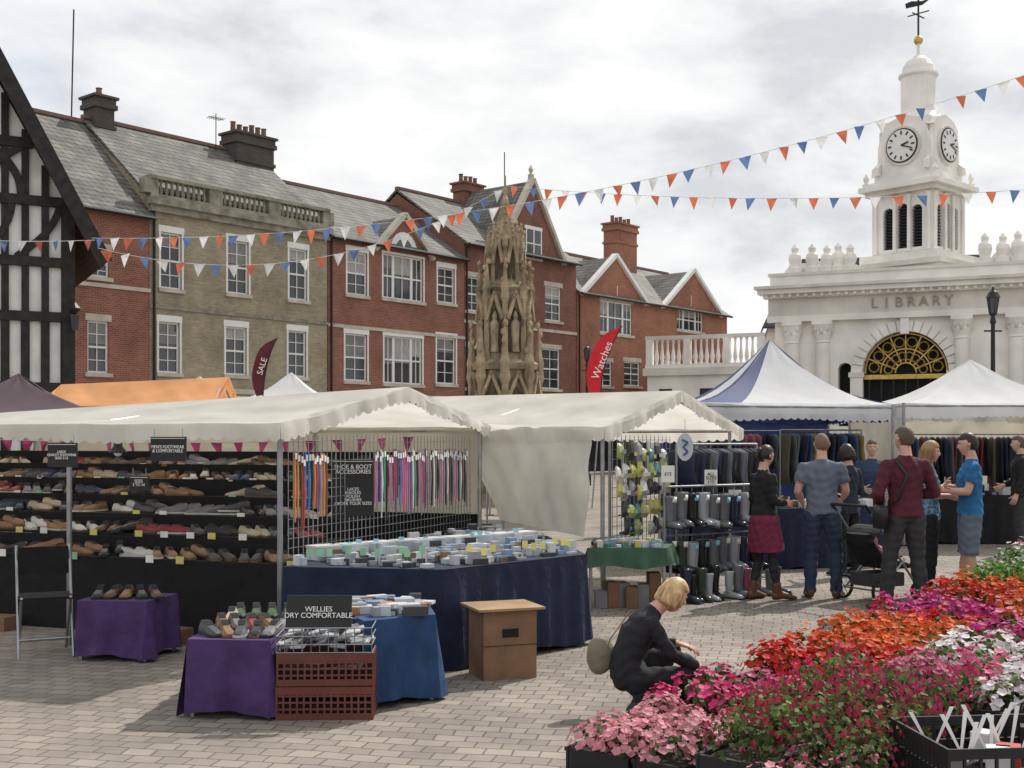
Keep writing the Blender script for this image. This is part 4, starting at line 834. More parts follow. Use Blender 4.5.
# ------------------------------------------------------------ flowers
FM=attrmat('petal_and_leaf')
def colattr(me,cols):
    a=me.color_attributes.new('Col','FLOAT_COLOR','POINT'); a.data.foreach_set('color',np.concatenate([cols,np.ones((len(cols),1))],1).astype(np.float32).ravel())
BO=Vector((.22,6.2)); BPd=Vector((.602,.798)); BQ=Vector((.798,-.602))
def basis(n):
    n=n/np.linalg.norm(n,axis=1,keepdims=True); a=np.tile([0.,0,1],(len(n),1)); a[np.abs(n[:,2])>.9]=[1,0,0]
    u=np.cross(n,a); u/=np.linalg.norm(u,axis=1,keepdims=True); v=np.cross(n,u); th=rng.uniform(0,6.28,len(n))[:,None]
    return n,u*np.cos(th)+v*np.sin(th),-u*np.sin(th)+v*np.cos(th)
def bed(name,p0,p1,q0,q1,h,cols,fs=.018,nf=22,nl=60,ls=.028,leafc=(.045,.10,.025),sp=.24,r=.13,petals=5,base=.12,droop=False,block=3):
    V=[];Cc=[];Fc=[];off=0; cs=[]
    p=p0+sp/2; ip=0
    while p<p1:
        q=q0+sp/2; iq=0
        while q<q1:
            cs.append((p+rng.uniform(-.03,.03),q+rng.uniform(-.03,.03),rng.uniform(.8,1.15),(ip//block+(iq//block)*2)%len(cols))); q+=sp; iq+=1
        p+=sp; ip+=1
    def quads(c,u,v,l,w,col):
        nonlocal off
        n=len(c); a=c; b=c+u*l*.55+v*w; d=c+u*l; e_=c+u*l*.55-v*w
        V.append(np.stack([a,b,d,e_],1).reshape(-1,3)); Cc.append(np.repeat(col,4,0)); Fc.append(np.arange(off,off+4*n).reshape(-1,4)); off+=4*n
    for (p,q,sc,ci) in cs:
        w=BO+BPd*p+BQ*q; R=r*min(sc,1.05); H=(h-base)*sc; fd=rng.uniform(.6,1.25)
        def dome(n,k=1.0):
            z=rng.uniform(0.0,1,n); t=rng.uniform(0,6.28,n); rr=np.sqrt(1-z**2); d=np.stack([rr*np.cos(t),rr*np.sin(t),z],1); k_=rng.uniform(.75,1.05,n)[:,None]*k
            return d, np.array([w.x,w.y,base])+d*k_*np.array([R,R,H])
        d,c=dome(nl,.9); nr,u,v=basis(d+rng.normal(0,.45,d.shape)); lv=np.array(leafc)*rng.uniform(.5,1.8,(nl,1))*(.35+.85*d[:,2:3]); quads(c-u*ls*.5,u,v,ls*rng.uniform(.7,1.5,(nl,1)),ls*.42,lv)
        n=int(nf*fd); d,c=dome(n,1.12); keep=d[:,2]>.12; d=d[keep];c=c[keep];n=len(d); base_c=np.array(cols[ci])*rng.uniform(.85,1.12)
        nr,u,v=basis(d*1.0+np.array([0,0,.4])+rng.normal(0,.25,d.shape)); s=fs*rng.uniform(.7,1.3,(n,1)); fc=np.clip(base_c*rng.uniform(.75,1.2,(n,1)),0,.9)
        if droop:
            for k in range(4):
                g=2*math.pi*k/4; uu=np.stack([np.cos(g)*np.ones(n)*.45,np.sin(g)*np.ones(n)*.45,-np.ones(n)],1)+rng.normal(0,.1,(n,3)); vv=np.stack([-np.sin(g)*np.ones(n),np.cos(g)*np.ones(n),np.zeros(n)],1)
                quads(c,uu,vv,s*1.3,s*.35,np.clip(fc*rng.uniform(.75,1.2,(n,1)),0,.9))
        else:
            for k in range(petals):
                g=2*math.pi*k/petals; uu=u*math.cos(g)+v*math.sin(g)+nr*.3; vv=-u*math.sin(g)+v*math.cos(g)
                quads(c,uu,vv,s,s*.55,np.clip(fc*rng.uniform(.85,1.12,(n,1)),0,.9))
    V=np.concatenate(V);Cc=np.concatenate(Cc);Fc=np.concatenate(Fc); me=bpy.data.meshes.new(name)
    me.vertices.add(len(V)); me.vertices.foreach_set('co',V.astype(np.float32).ravel()); me.loops.add(Fc.size); me.loops.foreach_set('vertex_index',Fc.ravel().astype(np.int32)); me.polygons.add(len(Fc)); me.polygons.foreach_set('loop_start',np.arange(0,Fc.size,4,dtype=np.int32)); me.update(calc_edges=True); me.validate()
    colattr(me,Cc); me.materials.append(FM)
    par=empty(name); o=bpy.data.objects.new('flowers_and_leaves',me); SC.collection.objects.link(o); o.parent=par
    tb=MB(); pp=p0; SOIL=C('potting_soil',.03,.022,.016,.95)
    while pp<p1-.01:
        qq=q0
        while qq<q1-.01:
            a=min(.6,p1-pp);b_=min(.4,q1-qq); c=BO+BPd*(pp+a/2)+BQ*(qq+b_/2)
            for (ca,cb,ha,hb) in((0,-b_/2+.02,a/2-.01,.006),(0,b_/2-.02,a/2-.01,.006),(-a/2+.02,0,.006,b_/2-.02),(a/2-.02,0,.006,b_/2-.02)):
                cc=c+BPd*ca+BQ*cb; tb.obox((cc.x,cc.y),BPd,ha,hb,max(0,base-.14),base+.0,BLKPL); tb.obox((cc.x,cc.y),BPd,ha+.006,hb+.006,base-.015,base+.004,BLKPL)
            tb.obox((c.x,c.y),BPd,a/2-.03,b_/2-.03,max(0.002,base-.13),base-.02,SOIL); qq+=.4
        pp+=.6
    if base>.2:
        for a_ in(p0+.1,p1-.1):
            for b_ in(q0+.1,q1-.1): c=BO+BPd*a_+BQ*b_; tb.obox((c.x,c.y),BPd,.03,.03,0,base-.145,WOOD)
    tb.obj('plant_trays',par)
    return par
PINK=(.64,.17,.29);LP=(.68,.31,.36);CER=(.58,.045,.17);RED=(.55,.035,.02);ORG=(.66,.13,.03);MAG=(.52,.04,.22);WH=(.74,.68,.70);FUC=(.46,.035,.09);LIL=(.52,.28,.46)
G1=(.045,.10,.025);G2=(.09,.16,.035);G3=(.06,.09,.03)
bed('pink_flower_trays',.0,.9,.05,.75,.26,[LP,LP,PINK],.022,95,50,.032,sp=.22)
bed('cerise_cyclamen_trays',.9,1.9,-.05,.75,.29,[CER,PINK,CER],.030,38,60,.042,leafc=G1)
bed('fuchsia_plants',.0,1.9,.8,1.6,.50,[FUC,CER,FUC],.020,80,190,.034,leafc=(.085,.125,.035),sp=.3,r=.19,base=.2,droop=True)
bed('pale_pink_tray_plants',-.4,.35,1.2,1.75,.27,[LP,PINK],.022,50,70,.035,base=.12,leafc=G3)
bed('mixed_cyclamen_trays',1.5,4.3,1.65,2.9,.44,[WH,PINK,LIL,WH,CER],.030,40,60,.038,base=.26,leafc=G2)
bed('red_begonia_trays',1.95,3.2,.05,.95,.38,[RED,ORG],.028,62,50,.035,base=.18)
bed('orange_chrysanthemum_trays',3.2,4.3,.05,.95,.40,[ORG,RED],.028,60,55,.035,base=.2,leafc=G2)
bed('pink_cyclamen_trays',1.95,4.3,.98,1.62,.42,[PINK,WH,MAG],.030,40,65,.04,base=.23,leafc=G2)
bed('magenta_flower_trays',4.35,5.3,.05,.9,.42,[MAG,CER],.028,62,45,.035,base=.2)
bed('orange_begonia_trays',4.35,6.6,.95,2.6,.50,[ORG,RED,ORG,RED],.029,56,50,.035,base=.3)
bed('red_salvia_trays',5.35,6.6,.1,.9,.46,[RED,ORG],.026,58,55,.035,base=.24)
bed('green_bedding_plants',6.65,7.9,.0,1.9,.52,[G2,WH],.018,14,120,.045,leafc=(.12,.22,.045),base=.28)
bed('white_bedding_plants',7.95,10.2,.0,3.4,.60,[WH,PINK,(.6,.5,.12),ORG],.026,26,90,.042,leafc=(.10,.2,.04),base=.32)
c=BO+BPd*.6+BQ*2.15
crate(c.x-.5,c.x+.5,c.y-.3,c.y+.3,.0,.40,BLKPL,name='black_plastic_crate',rz=.1)
mb=MB()
for i in range(26):
    x=c.x+random.uniform(-.42,.42);y=c.y+random.uniform(-.22,.22); a_=random.uniform(-.7,.7); z=.3; l=random.uniform(.12,.2); dx=math.sin(a_)*l
    mb.poly([(x-.005,y,z),(x+.005,y,z),(x+.010+dx,y+.03,z+l),(x-.010+dx,y+.03,z+l)],.002,PAINTW)
for i in range(7):
    x=c.x+random.uniform(-.35,.35);y=c.y+random.uniform(-.2,.2); mb.obox((x,y),(1,random.uniform(-1,1)),.05,.04,.24,.37,random.choice([BLKPL,IM[0],C('label_red',.4,.05,.04)]))
mb.obj('plant_labels')
# ------------------------------------------------------------ people
def V3(*a): return Vector(a)
SKIN=M('skin',(.56,.33,.245),.55,.08,20); LIP=C('lips',.38,.15,.12); EYEW=C('eye_white',.6,.6,.58,.3); EYED=C('eye_dark',.03,.02,.015,.3)
def headgeo(mb,c,fwd,up,R,hair,style,skin=SKIN):
    fwd=Vector(fwd).normalized(); up=Vector(up); up=(up-fwd*up.dot(fwd)).normalized(); rt=fwd.cross(up); c=Vector(c)
    def T(p): return c+rt*p[0]*R+fwd*p[1]*R+up*p[2]*R
    def gs(x,m,w): return math.exp(-((x-m)/w)**2)
    def face(d,p):
        x,y,z=d.x*.66,d.y*.82,d.z
        if z<.1: t=(.1-z)/1.1; x*=1-.40*t**1.3; y=y*(1-.10*t)+(.12*t if d.y>0 else .22*t)
        if d.y>0:
            y+=.04*gs(z,.28,.12)*gs(x,0,.5)
            y-=.07*(gs(x,.25,.13)+gs(x,-.25,.13))*gs(z,.07,.11)
            w_=.075+.05*max(0,(.1-z)); zz=gs(z,-.2,.07)*1.0 if z<-.2 else (1 if z<-.05 else gs(z,-.05,.17))
            if z>-.42: y+=.17*gs(x,0,w_*1.25)*zz*(.35+.65*min(1,max(0,(.22-z)/.4)))
            y+=.035*gs(z,-.45,.08)*gs(x,0,.2); y-=.025*gs(z,-.6,.06)*gs(x,0,.3); y+=.06*gs(z,-.82,.14)*gs(x,0,.2)
            y+=.03*(gs(x,.33,.15)+gs(x,-.33,.15))*gs(z,-.18,.15)
        return (rt*x+fwd*y+up*z)*R
    mb.sph(c,1,skin,40,34,face)
    for s in(-1,1):
        mb.sph(T((s*.25,.61,.075)),.11*R,EYEW,10,8); mb.sph(T((s*.25,.68,.072)),.055*R,EYED,8,6)
        mb.loft([T((s*.11,.81,.21)),T((s*.27,.78,.25)),T((s*.42,.66,.19))],[.018*R]*3,[.03*R,.035*R,.015*R],fwd,hair,n=5)
        mb.loft([T((s*.64,.0,.16)),T((s*.70,-.05,.12)),T((s*.70,-.03,-.08)),T((s*.62,.03,-.2))],[.04*R,.055*R,.05*R,.03*R],[.08*R,.13*R,.1*R,.05*R],rt,skin,n=8)
    mb.loft([T((-.18,.69,-.46)),T((-.07,.765,-.445)),T((.07,.765,-.445)),T((.18,.69,-.46))],[.015*R,.03*R,.03*R,.015*R],[.02*R,.035*R,.035*R,.02*R],fwd,LIP,n=6)
    longish=style in('bob','long')
    def hr(d,p):
        ax=abs(d.x); hl=.52-.12*ax
        if style in('short','crop'): lim=(d.y>.12 and d.z<hl) or (d.z<-.42) or (ax>.8 and d.z<.0 and d.y>-.25)
        elif style=='pony': lim=(d.y>.2 and d.z<hl) or d.z<-.4
        else: lim=(d.y>.45-.2*max(0,-d.z) and d.z<hl)
        th={'crop':.03,'short':.085,'pony':.09}.get(style,.15)
        a=math.atan2(d.y,d.x); tex=.018*math.sin(a*19+d.z*5)+.014*math.sin(d.x*31+d.y*17+d.z*13)
        k=.93 if lim else 1+th+(tex if style!='crop' else tex*.3)
        x,y,z=d.x*.66*k,d.y*.82*k,d.z*k*1.01
        if z<.1 and not longish:
            t=(.1-z)/1.1; x*=1-.3*t; y+=.12*t if d.y<0 else 0
        if longish and not lim and d.z<.15:
            dep=1.05 if style=='bob' else 1.55
            t=min(1,(.15-d.z)/1.0); rr=math.hypot(d.x,d.y)+1e-6
            fl=1.15+.07*math.sin(t*3)+tex*2; edge=1-.55*max(0,(t-.72)/.28)
            z=.15-(t**.9)*dep; x=d.x/rr*.70*fl*edge; y=(d.y/rr*.80-.05)*fl*edge
        return (rt*x+fwd*y+up*z)*R
    mb.sph(c,1,hair,44,30,hr)
    if style=='pony':
        mb.sph(T((0,-.88,.4)),.26*R,hair,10,8); mb.loft([T((0,-.95,.4)),T((.05,-1.15,.1)),T((0,-1.12,-.4)),T((0,-1.0,-.85))],[.12*R,.2*R,.17*R,.03*R],[.12*R,.15*R,.13*R,.03*R],rt,hair,n=9)
    if longish:
        for k in range(52):
            g=random.uniform(-2.3,2.3); x=math.sin(g)*.72; y=-math.cos(g)*.82; ln=random.uniform(.5,.9) if style=='bob' else random.uniform(.9,1.5); o_=random.uniform(1.0,1.14)
            mb.loft([T((x*.75,y*.75,.62)),T((x*1.1*o_,y*1.1*o_,.1)),T((x*1.14*o_,y*1.12*o_,-ln*.6)),T((x*.98,y*.98,-ln-.05))],[.03*R,.05*R,.055*R,.01*R],[.02*R,.03*R,.03*R,.01*R],rt,hair,n=5)
def handgeo(mb,wr,dr,side,nrm,s,curl=.5,skin=SKIN):
    dr=Vector(dr).normalized(); nrm=Vector(nrm); nrm=(nrm-dr*nrm.dot(dr)).normalized(); sv=dr.cross(nrm)
    if sv.dot(Vector(side))<0: sv=-sv
    wr=Vector(wr)
    mb.loft([wr-dr*.03*s,wr+dr*.02*s,wr+dr*.06*s,wr+dr*.092*s],[.026*s,.033*s,.041*s,.040*s],[.02*s,.016*s,.015*s,.011*s],sv,skin,n=10)
    def fing(base,d,ls,r,cv):
        pts=[base]; a=cv*.5
        for l in ls: pts.append(pts[-1]+(d*math.cos(a)+nrm*math.sin(a))*l*s); a+=cv
        rr=[r*s*1.05,r*s*1.02,r*s,r*s*.92,r*s*.6]; mb.loft([pts[0]-d*.012*s]+pts,rr,rr,sv,skin,n=7)
    for o_,ls in((.030,(.042,.026,.02)),(.010,(.046,.029,.022)),(-.010,(.042,.027,.021)),(-.029,(.033,.021,.018))):
        fing(wr+dr*.088*s+sv*o_*s,(dr+sv*o_*4).normalized(),ls,.0085,curl)
    fing(wr+dr*.03*s+sv*.03*s,(dr*.75+sv*.62+nrm*.25).normalized(),(.036,.028,.022),.0105,curl*.5)
def person(name,loc,rz,H,J,cl,hair,hstyle,gender='m',skin=SKIN,voxel=.012,extra=None,look=(0,1,0),up=(0,0,1)):
    k=H/1.75; wsh=.185 if gender=='m' else .155; hp=.09
    D=dict(pel=V3(0,0,.93),wai=V3(0,.0,1.08),che=V3(0,.01,1.28),nek=V3(0,-.015,1.475),hea=V3(0,.02,1.632),
      sR=V3(wsh,-.01,1.39),sL=V3(-wsh,-.01,1.39),eR=V3(wsh+.05,-.03,1.13),eL=V3(-wsh-.05,-.03,1.13),wR=V3(wsh+.05,.06,.88),wL=V3(-wsh-.05,.06,.88),
      hR=V3(hp,0,.90),hL=V3(-hp,0,.90),kR=V3(hp+.02,.02,.49),kL=V3(-hp-.02,.02,.49),aR=V3(hp+.03,-.02,.085),aL=V3(-hp-.03,-.02,.085),
      tR=V3(hp+.06,.15,.03),tL=V3(-hp-.06,.15,.03))
    D.update({a:Vector(b) for a,b in J.items()}); X=V3(1,0,0); parts=[]
    def add(lab,cs,ra,rb,side,n=14): parts.append((lab,[Vector(c) for c in cs],list(ra),list(rb),side,n))
    def limb(lab,P,Q,R_,ts,rad,x=0,side=X,n=14,k=1.0,cap0=0,cap1=0):
        d=(Q-P); cs=[P.lerp(Q,t) for t in ts]; ra=[r*k+x for r in rad]
        if cap0: u=d.normalized(); cs=[cs[0]-u*ra[0]*.85,cs[0]-u*ra[0]*.5]+cs; ra=[ra[0]*.45,ra[0]*.85]+ra
        if cap1: u=d.normalized(); r_=ra[-1]; cs+=[cs[-1]+u*r_*.5,cs[-1]+u*r_*.85]; ra+=[r_*.85,r_*.45]
        add(lab,cs,ra,[r*1.05 for r in ra],side,n)
    mm=gender=='m'; tw=1.0 if mm else .9; sx=(D['sR']-D['sL']).normalized()
    pel,wai,che,nek,hea=[D[q] for q in('pel','wai','che','nek','hea')]; sh=(D['sR']+D['sL'])/2
    fat=cl.get('fat',1.0)
    add('legs',[pel-(wai-pel)*.5,pel-(wai-pel)*.2,pel,pel.lerp(wai,.6)],[.11,.165,.168*fat,.152*fat],[.09,.12,.118*fat,.108*fat],sx,20)
    hl=cl.get('hemlen',.0); lo=pel-(wai-pel)*hl
    add('top',[lo,lo.lerp(wai,.08),wai.lerp(lo,.45),wai,wai.lerp(che,.5),che,che.lerp(sh,.55),sh,sh.lerp(nek,.35),nek.lerp(sh,.25)],
      [.180*tw*fat,.183*tw*fat,.172*tw*fat,.160*tw*fat,.168*tw*fat,.182*tw,.180*tw,.165*tw,.125*tw,.075],[.132*fat,.133*fat,.126*fat,.118*tw*fat,.124*tw*fat,.130*tw,.112*tw,.095,.08,.066],sx,24)
    add('skin',[sh.lerp(nek,.5),nek,nek.lerp(hea,.4),hea-(hea-nek)*.1],[.062,.056,.054,.05],[.062,.06,.056,.05],sx,14)
    add('top',[nek.lerp(sh,.35),nek.lerp(sh,.02)],[.080,.064],[.076,.068],sx,14)
    arm=V3(.3,1,.2)
    for s in'RL':
        S,E_,Wr,Hh,K,A,T=[D[q+s] for q in('s','e','w','h','k','a','t')]
        ar=1.0 if mm else .84; sl=cl.get('sleeve','long'); sg=1 if s=='R' else -1
        add('top',[nek.lerp(sh,.45)+sx*sg*.02,S.lerp(nek,.30)+V3(0,0,-.02),S+sx*sg*.01],[.05,.056*ar,.05*ar],[.05,.052*ar,.05*ar],arm,12)
        if sl=='long':
            add('skin',[E_.lerp(Wr,.85),Wr,Wr+(Wr-E_)*.05],[.029*ar,.027*ar,.024*ar],[.027*ar,.023*ar,.02*ar],arm,12)
            limb('top',S,E_,0,(0,.25,.7,1),(.05,.05,.045,.041),.012,arm,14,ar,1,1); limb('top',E_,Wr,0,(0,.3,.75,.93),(.041,.043,.035,.029),.012,arm,14,ar,1,0)
        else:
            limb('skin',S,E_,0,(.2,.7,1),(.045,.043,.039),0,arm,12,ar,0,1); limb('skin',E_,Wr,0,(0,.3,.75,1,1.05),(.039,.042,.032,.025,.022),0,arm,12,ar,1,0)
            e_=.62 if sl=='short' else .96
            limb('top',S,E_,0,(0,.25,e_*.85,e_),(.05,.053,.054,.056),.012,arm,14,ar,1,0)
        lr=1.0 if mm else .92; lg=cl.get('leg','trousers')
        if lg=='trousers':
            limb('legs',Hh,K,0,(-.1,0,.3,.75,1),(.07,.092,.086,.066,.058),.012,X,16,lr,0,1); limb('legs',K,A,0,(0,.3,.7,.94,1.04),(.058,.06,.052,.048,.052),.012,X,16,lr,1,0)
        else:
            l2='legs' if lg=='tights' else 'skin'
            limb(l2,Hh,K,0,(.3,.75,1),(.084,.063,.053),0,X,14,lr,0,1); limb(l2,K,A,0,(0,.3,.7,1,1.06),(.053,.06,.043,.036,.035),0,X,14,lr,1,0)
            if lg=='shorts': limb('legs',Hh,K,0,(-.1,0,.4,.9,1.02),(.085,.106,.1,.086,.088),0,X,16,lr)
        fd=(T-A); fd.z=0; fdn=fd.normalized() if fd.length>.01 else V3(0,1,0); side=Vector((-fdn.y,fdn.x,0))
        add('shoe',[V3(A.x,A.y,T.z+.012)-fdn*.065,V3(A.x,A.y,(A.z+T.z)/2)-fdn*.02,A.lerp(T,.45),T+V3(0,0,.004),T+fdn*.075-V3(0,0,.006)],[.034,.043,.046,.05,.03],[.034,.052,.044,.032,.020],side,14)
        if cl.get('boots'): add('shoe',[A.lerp(K,.28),A,A-V3(0,0,.04)],[.056,.048,.045],[.058,.052,.05],X,14)
    if cl.get('skirt'):
        a_=pel.lerp(wai,.35); mid=(D['kR']+D['kL'])/2; e_=pel.lerp(mid,.85)
        add('skirt',[a_,pel,pel.lerp(e_,.4),e_],[.156,.19,.205,.24],[.125,.15,.172,.195],sx,24)
    G=MB()
    for lab,cs,ra,rb,side,n in parts: G.loft(cs,ra,rb,side,SKIN,n)
    tmp=G.obj('tmp'); md=tmp.modifiers.new('r','REMESH'); md.mode='VOXEL'; md.voxel_size=voxel; md2=tmp.modifiers.new('s','SMOOTH'); md2.iterations=3; md2.factor=.5
    dg=bpy.context.evaluated_depsgraph_get(); me=bpy.data.meshes.new_from_object(tmp.evaluated_get(dg)); bpy.data.objects.remove(tmp)
    n=len(me.vertices); co=np.empty(n*3,np.float32); me.vertices.foreach_get('co',co); co=co.reshape(-1,3)
    nr=np.empty(n*3,np.float32); me.vertices.foreach_get('normal',nr); nr=nr.reshape(-1,3)
    names=['skin','top','legs','shoe','skirt']; best=np.full(n,9.); lab=np.zeros(n,int)
    for l,cs,ra,rb,side,_ in parts:
        for i in range(len(cs)-1):
            a=np.array(cs[i]);b=np.array(cs[i+1]);ab=b-a; L2=ab@ab+1e-9; t=((co-a)@ab)/L2; tc_=np.clip(t,0,1); t3=Vector(b-a).normalized(); sd=Vector(side); sd=(sd-t3*sd.dot(t3)).normalized(); bb=t3.cross(sd)
            rel=co-(a+tc_[:,None]*ab); u=rel@np.array(sd); w=rel@np.array(bb); ax=(t-tc_)*math.sqrt(L2); A_=ra[i]+(ra[i+1]-ra[i])*tc_; B_=rb[i]+(rb[i+1]-rb[i])*tc_
            q=np.sqrt((u/A_)**2+(w/B_)**2); d=np.hypot((q-1)*np.minimum(A_,B_),ax*1.5); d=d-(0.006 if l in('top','skirt','shoe') else 0)
            m_=d<best; best[m_]=d[m_]; lab[m_]=names.index(l)
    isc=(lab>0)&(lab!=3); f_=np.sin(co[:,2]*48+co[:,0]*25+np.sin(co[:,1]*30)*2)*np.sin(co[:,0]*31-co[:,2]*23+co[:,1]*27)+.6*np.sin(co[:,2]*21+co[:,0]*60)*np.sin(co[:,1]*40+co[:,2]*9)
    co=co+nr*(f_*.0055*isc)[:,None]
    fv=[tuple(p.vertices) for p in me.polygons]; bpy.data.meshes.remove(me)
    out=MB(); mats=dict(skin=skin,top=cl['top'],legs=cl['legs'],shoe=cl['shoe'],skirt=cl.get('skirt',cl['legs'])); out.v=[tuple(p) for p in co]
    mi=[out.mi(mats[nm]) for nm in names]
    for q in fv: out.f.append(q); out.m.append(mi[int(np.bincount(lab[list(q)]).argmax())])
    headgeo(out,hea,look,up,.118,hair,hstyle,skin)
    for s in'RL':
        Wr=D['w'+s];E_=D['e'+s]; hd=D.get('hd'+s,(Wr-E_)); inn=D.get('hn'+s,V3(-1 if s=='R' else 1,.1,0)); handgeo(out,Wr,hd,D.get('ht'+s,V3(0,1,.2)),inn,1.0,D.get('curl',V3(.45,0,0)).x,skin)
    if extra: extra(out,D)
    o=out.obj(name,None,loc,rz,smooth=True); o.scale=(k,k,k); return o
TR=C('trousers_charcoal',.035,.035,.038,.85,bump=.2,bs=30); JN=C('jeans_navy',.03,.045,.085,.85,bump=.2,bs=60); BKC=C('black_clothes',.012,.012,.014,.85)
BRS=C('leather_brown',.12,.05,.025,.5); HG=C('hair_grey_brown',.10,.075,.055,.7); HB=C('hair_dark_brown',.025,.015,.01,.5); HBL=M('hair_blonde',(.52,.36,.18),.5,.4,25,stretch=(1,1,.2))
R90=math.radians
MAR=C('sweater_maroon',.085,.018,.028,.9,bump=.3,bs=50)
def bag(out,D):
    out.loft([D['sL']+V3(.06,-.05,.05),D['che']+V3(-.05,-.155,.02),D['wai']+V3(-.13,-.12,-.02),D['pel']+V3(-.23,-.02,.05)],[.016]*4,[.006]*4,(1,0,.5),BLKPL,n=6)
    out.loft([D['pel']+V3(-.24,.0,.08),D['pel']+V3(-.25,.0,.0),D['pel']+V3(-.25,.0,-.14)],[.05,.06,.055],[.11,.13,.12],(1,0,0),BLKPL,n=12)
ST=dict(kL=(-.14,.04,.49),aL=(-.18,.03,.085),tL=(-.24,.19,.03),kR=(.12,.0,.49),aR=(.15,-.07,.085),tR=(.20,.09,.03))
person('man_in_maroon_sweater',(3.9,11.9,0),R90(8),1.83,dict(wR=(.10,.24,1.10),eR=(.29,-.03,1.13),wL=(-.14,.26,.99),eL=(-.29,-.04,1.12),**ST),dict(top=MAR,legs=TR,shoe=BRS,sleeve='long',leg='trousers',hemlen=.15),HG,'short',extra=bag,look=(-.35,1,-.08))
person('man_in_grey_tshirt',(3.33,12.9,0),R90(-14),1.77,dict(eR=(.25,.05,1.14),wR=(.22,.29,1.05),eL=(-.25,-.04,1.13),wL=(-.2,.2,1.0),pel=(.02,0,.93),kR=(.15,.06,.49),aR=(.15,.0,.085),tR=(.2,.17,.03)),dict(top=C('tshirt_grey_blue',.13,.155,.20,.9),legs=JN,shoe=BRS,sleeve='short',leg='trousers',hemlen=.2),C('hair_stubble',.20,.12,.08,.8),'crop',look=(-.25,1,-.15))
person('woman_in_maroon_skirt',(2.68,12.75,0),R90(-65),1.64,dict(eR=(.2,-.02,1.13),wR=(.14,.2,1.1),eL=(-.2,-.02,1.13),wL=(-.12,.22,1.1),kR=(.1,.04,.49),aR=(.11,.1,.085),tR=(.14,.26,.03),aL=(-.12,-.08,.085),tL=(-.16,.08,.03)),dict(top=BKC,legs=C('tights_black',.02,.018,.02,.7),skirt=C('skirt_maroon',.15,.018,.045,.9,bump=.3,bs=40),shoe=BRS,boots=1,sleeve='long',leg='tights',hemlen=-.3),HB,'pony','f',look=(-.1,1,-.2))
person('woman_in_patterned_top',(4.58,13.2,0),R90(-100),1.68,dict(eR=(.19,.04,1.13),wR=(.08,.25,1.14),eL=(-.19,.04,1.13),wL=(-.08,.25,1.12)),dict(top=M('patterned_blue_top',(.10,.20,.28),.85,.8,26),legs=BKC,shoe=C('trainer_dark',.05,.04,.05),sleeve='half',leg='trousers',hemlen=.4),C('hair_light_brown',.32,.2,.10,.6),'long','f',look=(.2,1,-.1))
person('man_in_blue_tshirt',(4.88,12.78,0),R90(78),1.77,dict(eR=(.22,.08,1.14),wR=(.02,.24,1.2),eL=(-.22,.06,1.14),wL=(-.03,.27,1.15),hdR=(-1,.1,.1),hdL=(1,.1,.1),hnR=(0,-1,0),hnL=(0,-1,0),aR=(.12,.06,.085),tR=(.16,.22,.03)),dict(top=C('tshirt_blue',.02,.13,.30,.9),legs=C('denim_shorts',.12,.15,.19,.9),shoe=C('trainer_grey',.12,.12,.13),sleeve='short',leg='shorts',hemlen=.2),HB,'short',look=(.1,1,-.12))
person('man_in_dark_jacket',(7.62,18.0,0),R90(70),1.76,dict(wR=(.16,.22,1.0)),dict(top=BKC,legs=TR,shoe=BLKPL,sleeve='long',leg='trousers',hemlen=.6),HG,'short')
person('woman_browsing_stall',(4.2,15.0,0),R90(30),1.64,dict(wR=(.14,.25,1.05),wL=(-.14,.25,1.05)),dict(top=C('cardigan_dark_blue',.02,.025,.04,.9),legs=BKC,shoe=BLKPL,sleeve='long',leg='trousers',hemlen=.6),HB,'bob','f',look=(0,1,-.3))
person('stall_holder',(5.1,17.0,0),R90(170),1.7,dict(wR=(.14,.25,1.05),wL=(-.14,.25,1.05)),dict(top=C('shirt_navy',.03,.05,.10,.9),legs=JN,shoe=BLKPL,sleeve='long',leg='trousers',hemlen=.6),HG,'short')
person('man_in_market',(2.2,21.5,0),R90(120),1.74,dict(wR=(.14,.25,1.05)),dict(top=C('jacket_olive',.05,.05,.035,.9),legs=JN,shoe=BLKPL,sleeve='long',leg='trousers',hemlen=.6),HG,'short')
def cbag(out,D):
    c=V3(-.1,-.20,.42)
    def fn(d,p): return Vector((p.x*(1+.1*d.z)+.008*math.sin(d.z*9),p.y,p.z*(1-.15*d.y)))
    out.sph(c,(.07,.11,.14),C('olive_shoulder_bag',.20,.18,.12,.7,bump=.3,bs=20),16,10,fn); out.loft([c+V3(0,.04,.12),D['wai']+V3(-.08,-.13,.08),D['sL']+V3(.02,-.07,.05),D['sL']+V3(.04,.04,.06),c+V3(.02,.12,.05)],[.012]*5,[.005]*5,(1,0,0),BRS,n=6)
CW=dict(pel=(0,-.02,.27),wai=(0,-.04,.42),che=(0,.04,.59),nek=(0,.18,.755),hea=(0,.315,.855),
  sR=(.15,.10,.68),sL=(-.15,.10,.68),eR=(.20,.24,.46),wR=(.14,.46,.36),eL=(-.19,.22,.46),wL=(-.07,.38,.49),
  hR=(.09,-.02,.25),hL=(-.09,-.02,.25),kR=(.14,.36,.30),kL=(-.12,.35,.45),aR=(.13,.0,.13),aL=(-.13,.11,.085),tR=(.14,.13,.03),tL=(-.15,.27,.03),
  hdR=(0,.6,-.8),hnR=(0,-1,0),hdL=(.5,.8,-.2),hnL=(0,0,-1))
person('crouching_woman',(.74,7.42,0),R90(-78),1.5,CW,dict(top=C('black_top',.014,.014,.018,.85,bump=.2,bs=40),legs=BKC,shoe=BLKPL,sleeve='long',leg='trousers',hemlen=-.1),HBL,'bob','f',voxel=.011,extra=cbag,look=(0,1,-.5),up=(0,.5,1))
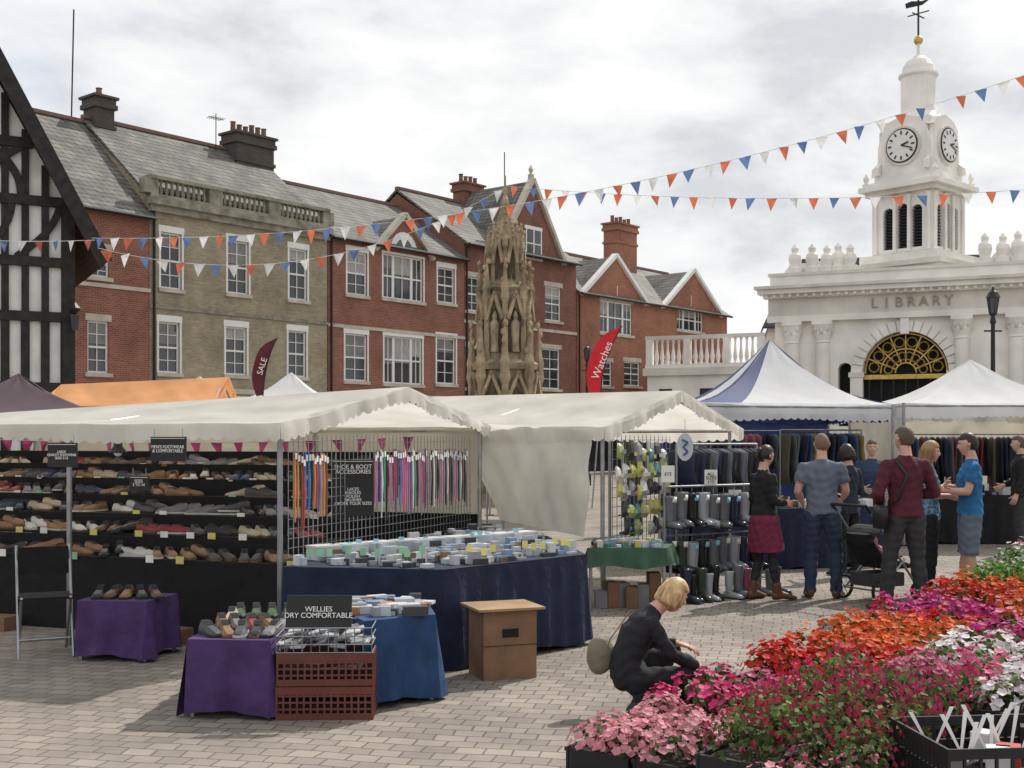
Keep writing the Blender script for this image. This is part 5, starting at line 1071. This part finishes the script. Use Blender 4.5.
# ------------------------------------------------------------ pushchair
p=empty('pushchair',(3.88,12.75,0),R90(-60)); mb=MB(); tyre=C('tyre_black',.02,.02,.02)
def wheel(x,y,r):
    pts=[(x,y+r*math.cos(a),r+.018+r*math.sin(a)) for a in np.linspace(0,2*math.pi,15)]; mb.tube(pts,.018,tyre,n=6)
    for a in np.linspace(0,math.pi,4)[:-1]: mb.cyl((x,y-r*math.cos(a),r-r*math.sin(a)+.018),(x,y+r*math.cos(a),r+r*math.sin(a)+.018),.006,STEEL,n=4)
for x in(-.26,.26): wheel(x,-.22,.12)
for x in(-.2,.2): wheel(x,.38,.08)
for x in(-.24,.24):
    mb.cyl((x,.38,.1),(x,-.35,.95),.013,STEEL); mb.cyl((x,-.22,.13),(x,.15,.45),.013,STEEL); mb.cyl((x,-.35,.95),(x,-.42,1.02),.016,BLKPL)
mb.cyl((-.24,-.42,1.02),(.24,-.42,1.02),.016,BLKPL); mb.cyl((-.26,-.22,.13),(.26,-.22,.13),.01,STEEL)
mb.loft([(0,.32,.36),(0,.1,.38),(0,-.1,.42),(0,-.25,.62),(0,-.28,.72)],[.19,.2,.21,.2,.17],[.04,.06,.07,.05,.03],(1,0,0),BLKC,n=14)
N=8
for i in range(N):
    a0=math.pi*.15+i*math.pi*.55/N; a1=a0+math.pi*.55/N
    q=[(-.22,-.05-.28*math.cos(a0),.5+.3*math.sin(a0)),(.22,-.05-.28*math.cos(a0),.5+.3*math.sin(a0)),(.22,-.05-.28*math.cos(a1),.5+.3*math.sin(a1)),(-.22,-.05-.28*math.cos(a1),.5+.3*math.sin(a1))]; mb.add(q,[(0,1,2,3)],BLKC)
mb.box(-.19,.19,-.2,.2,.16,.3,C('basket_grey',.05,.05,.055)); mb.loft([(0,.15,.42),(0,.0,.5),(0,-.1,.56)],[.1,.12,.08],[.06,.08,.07],(1,0,0),C('blanket_pink',.4,.2,.24),n=10); mb.sph((0,-.1,.63),.08,SKIN); mb.obj('pushchair_body',p,smooth=False)
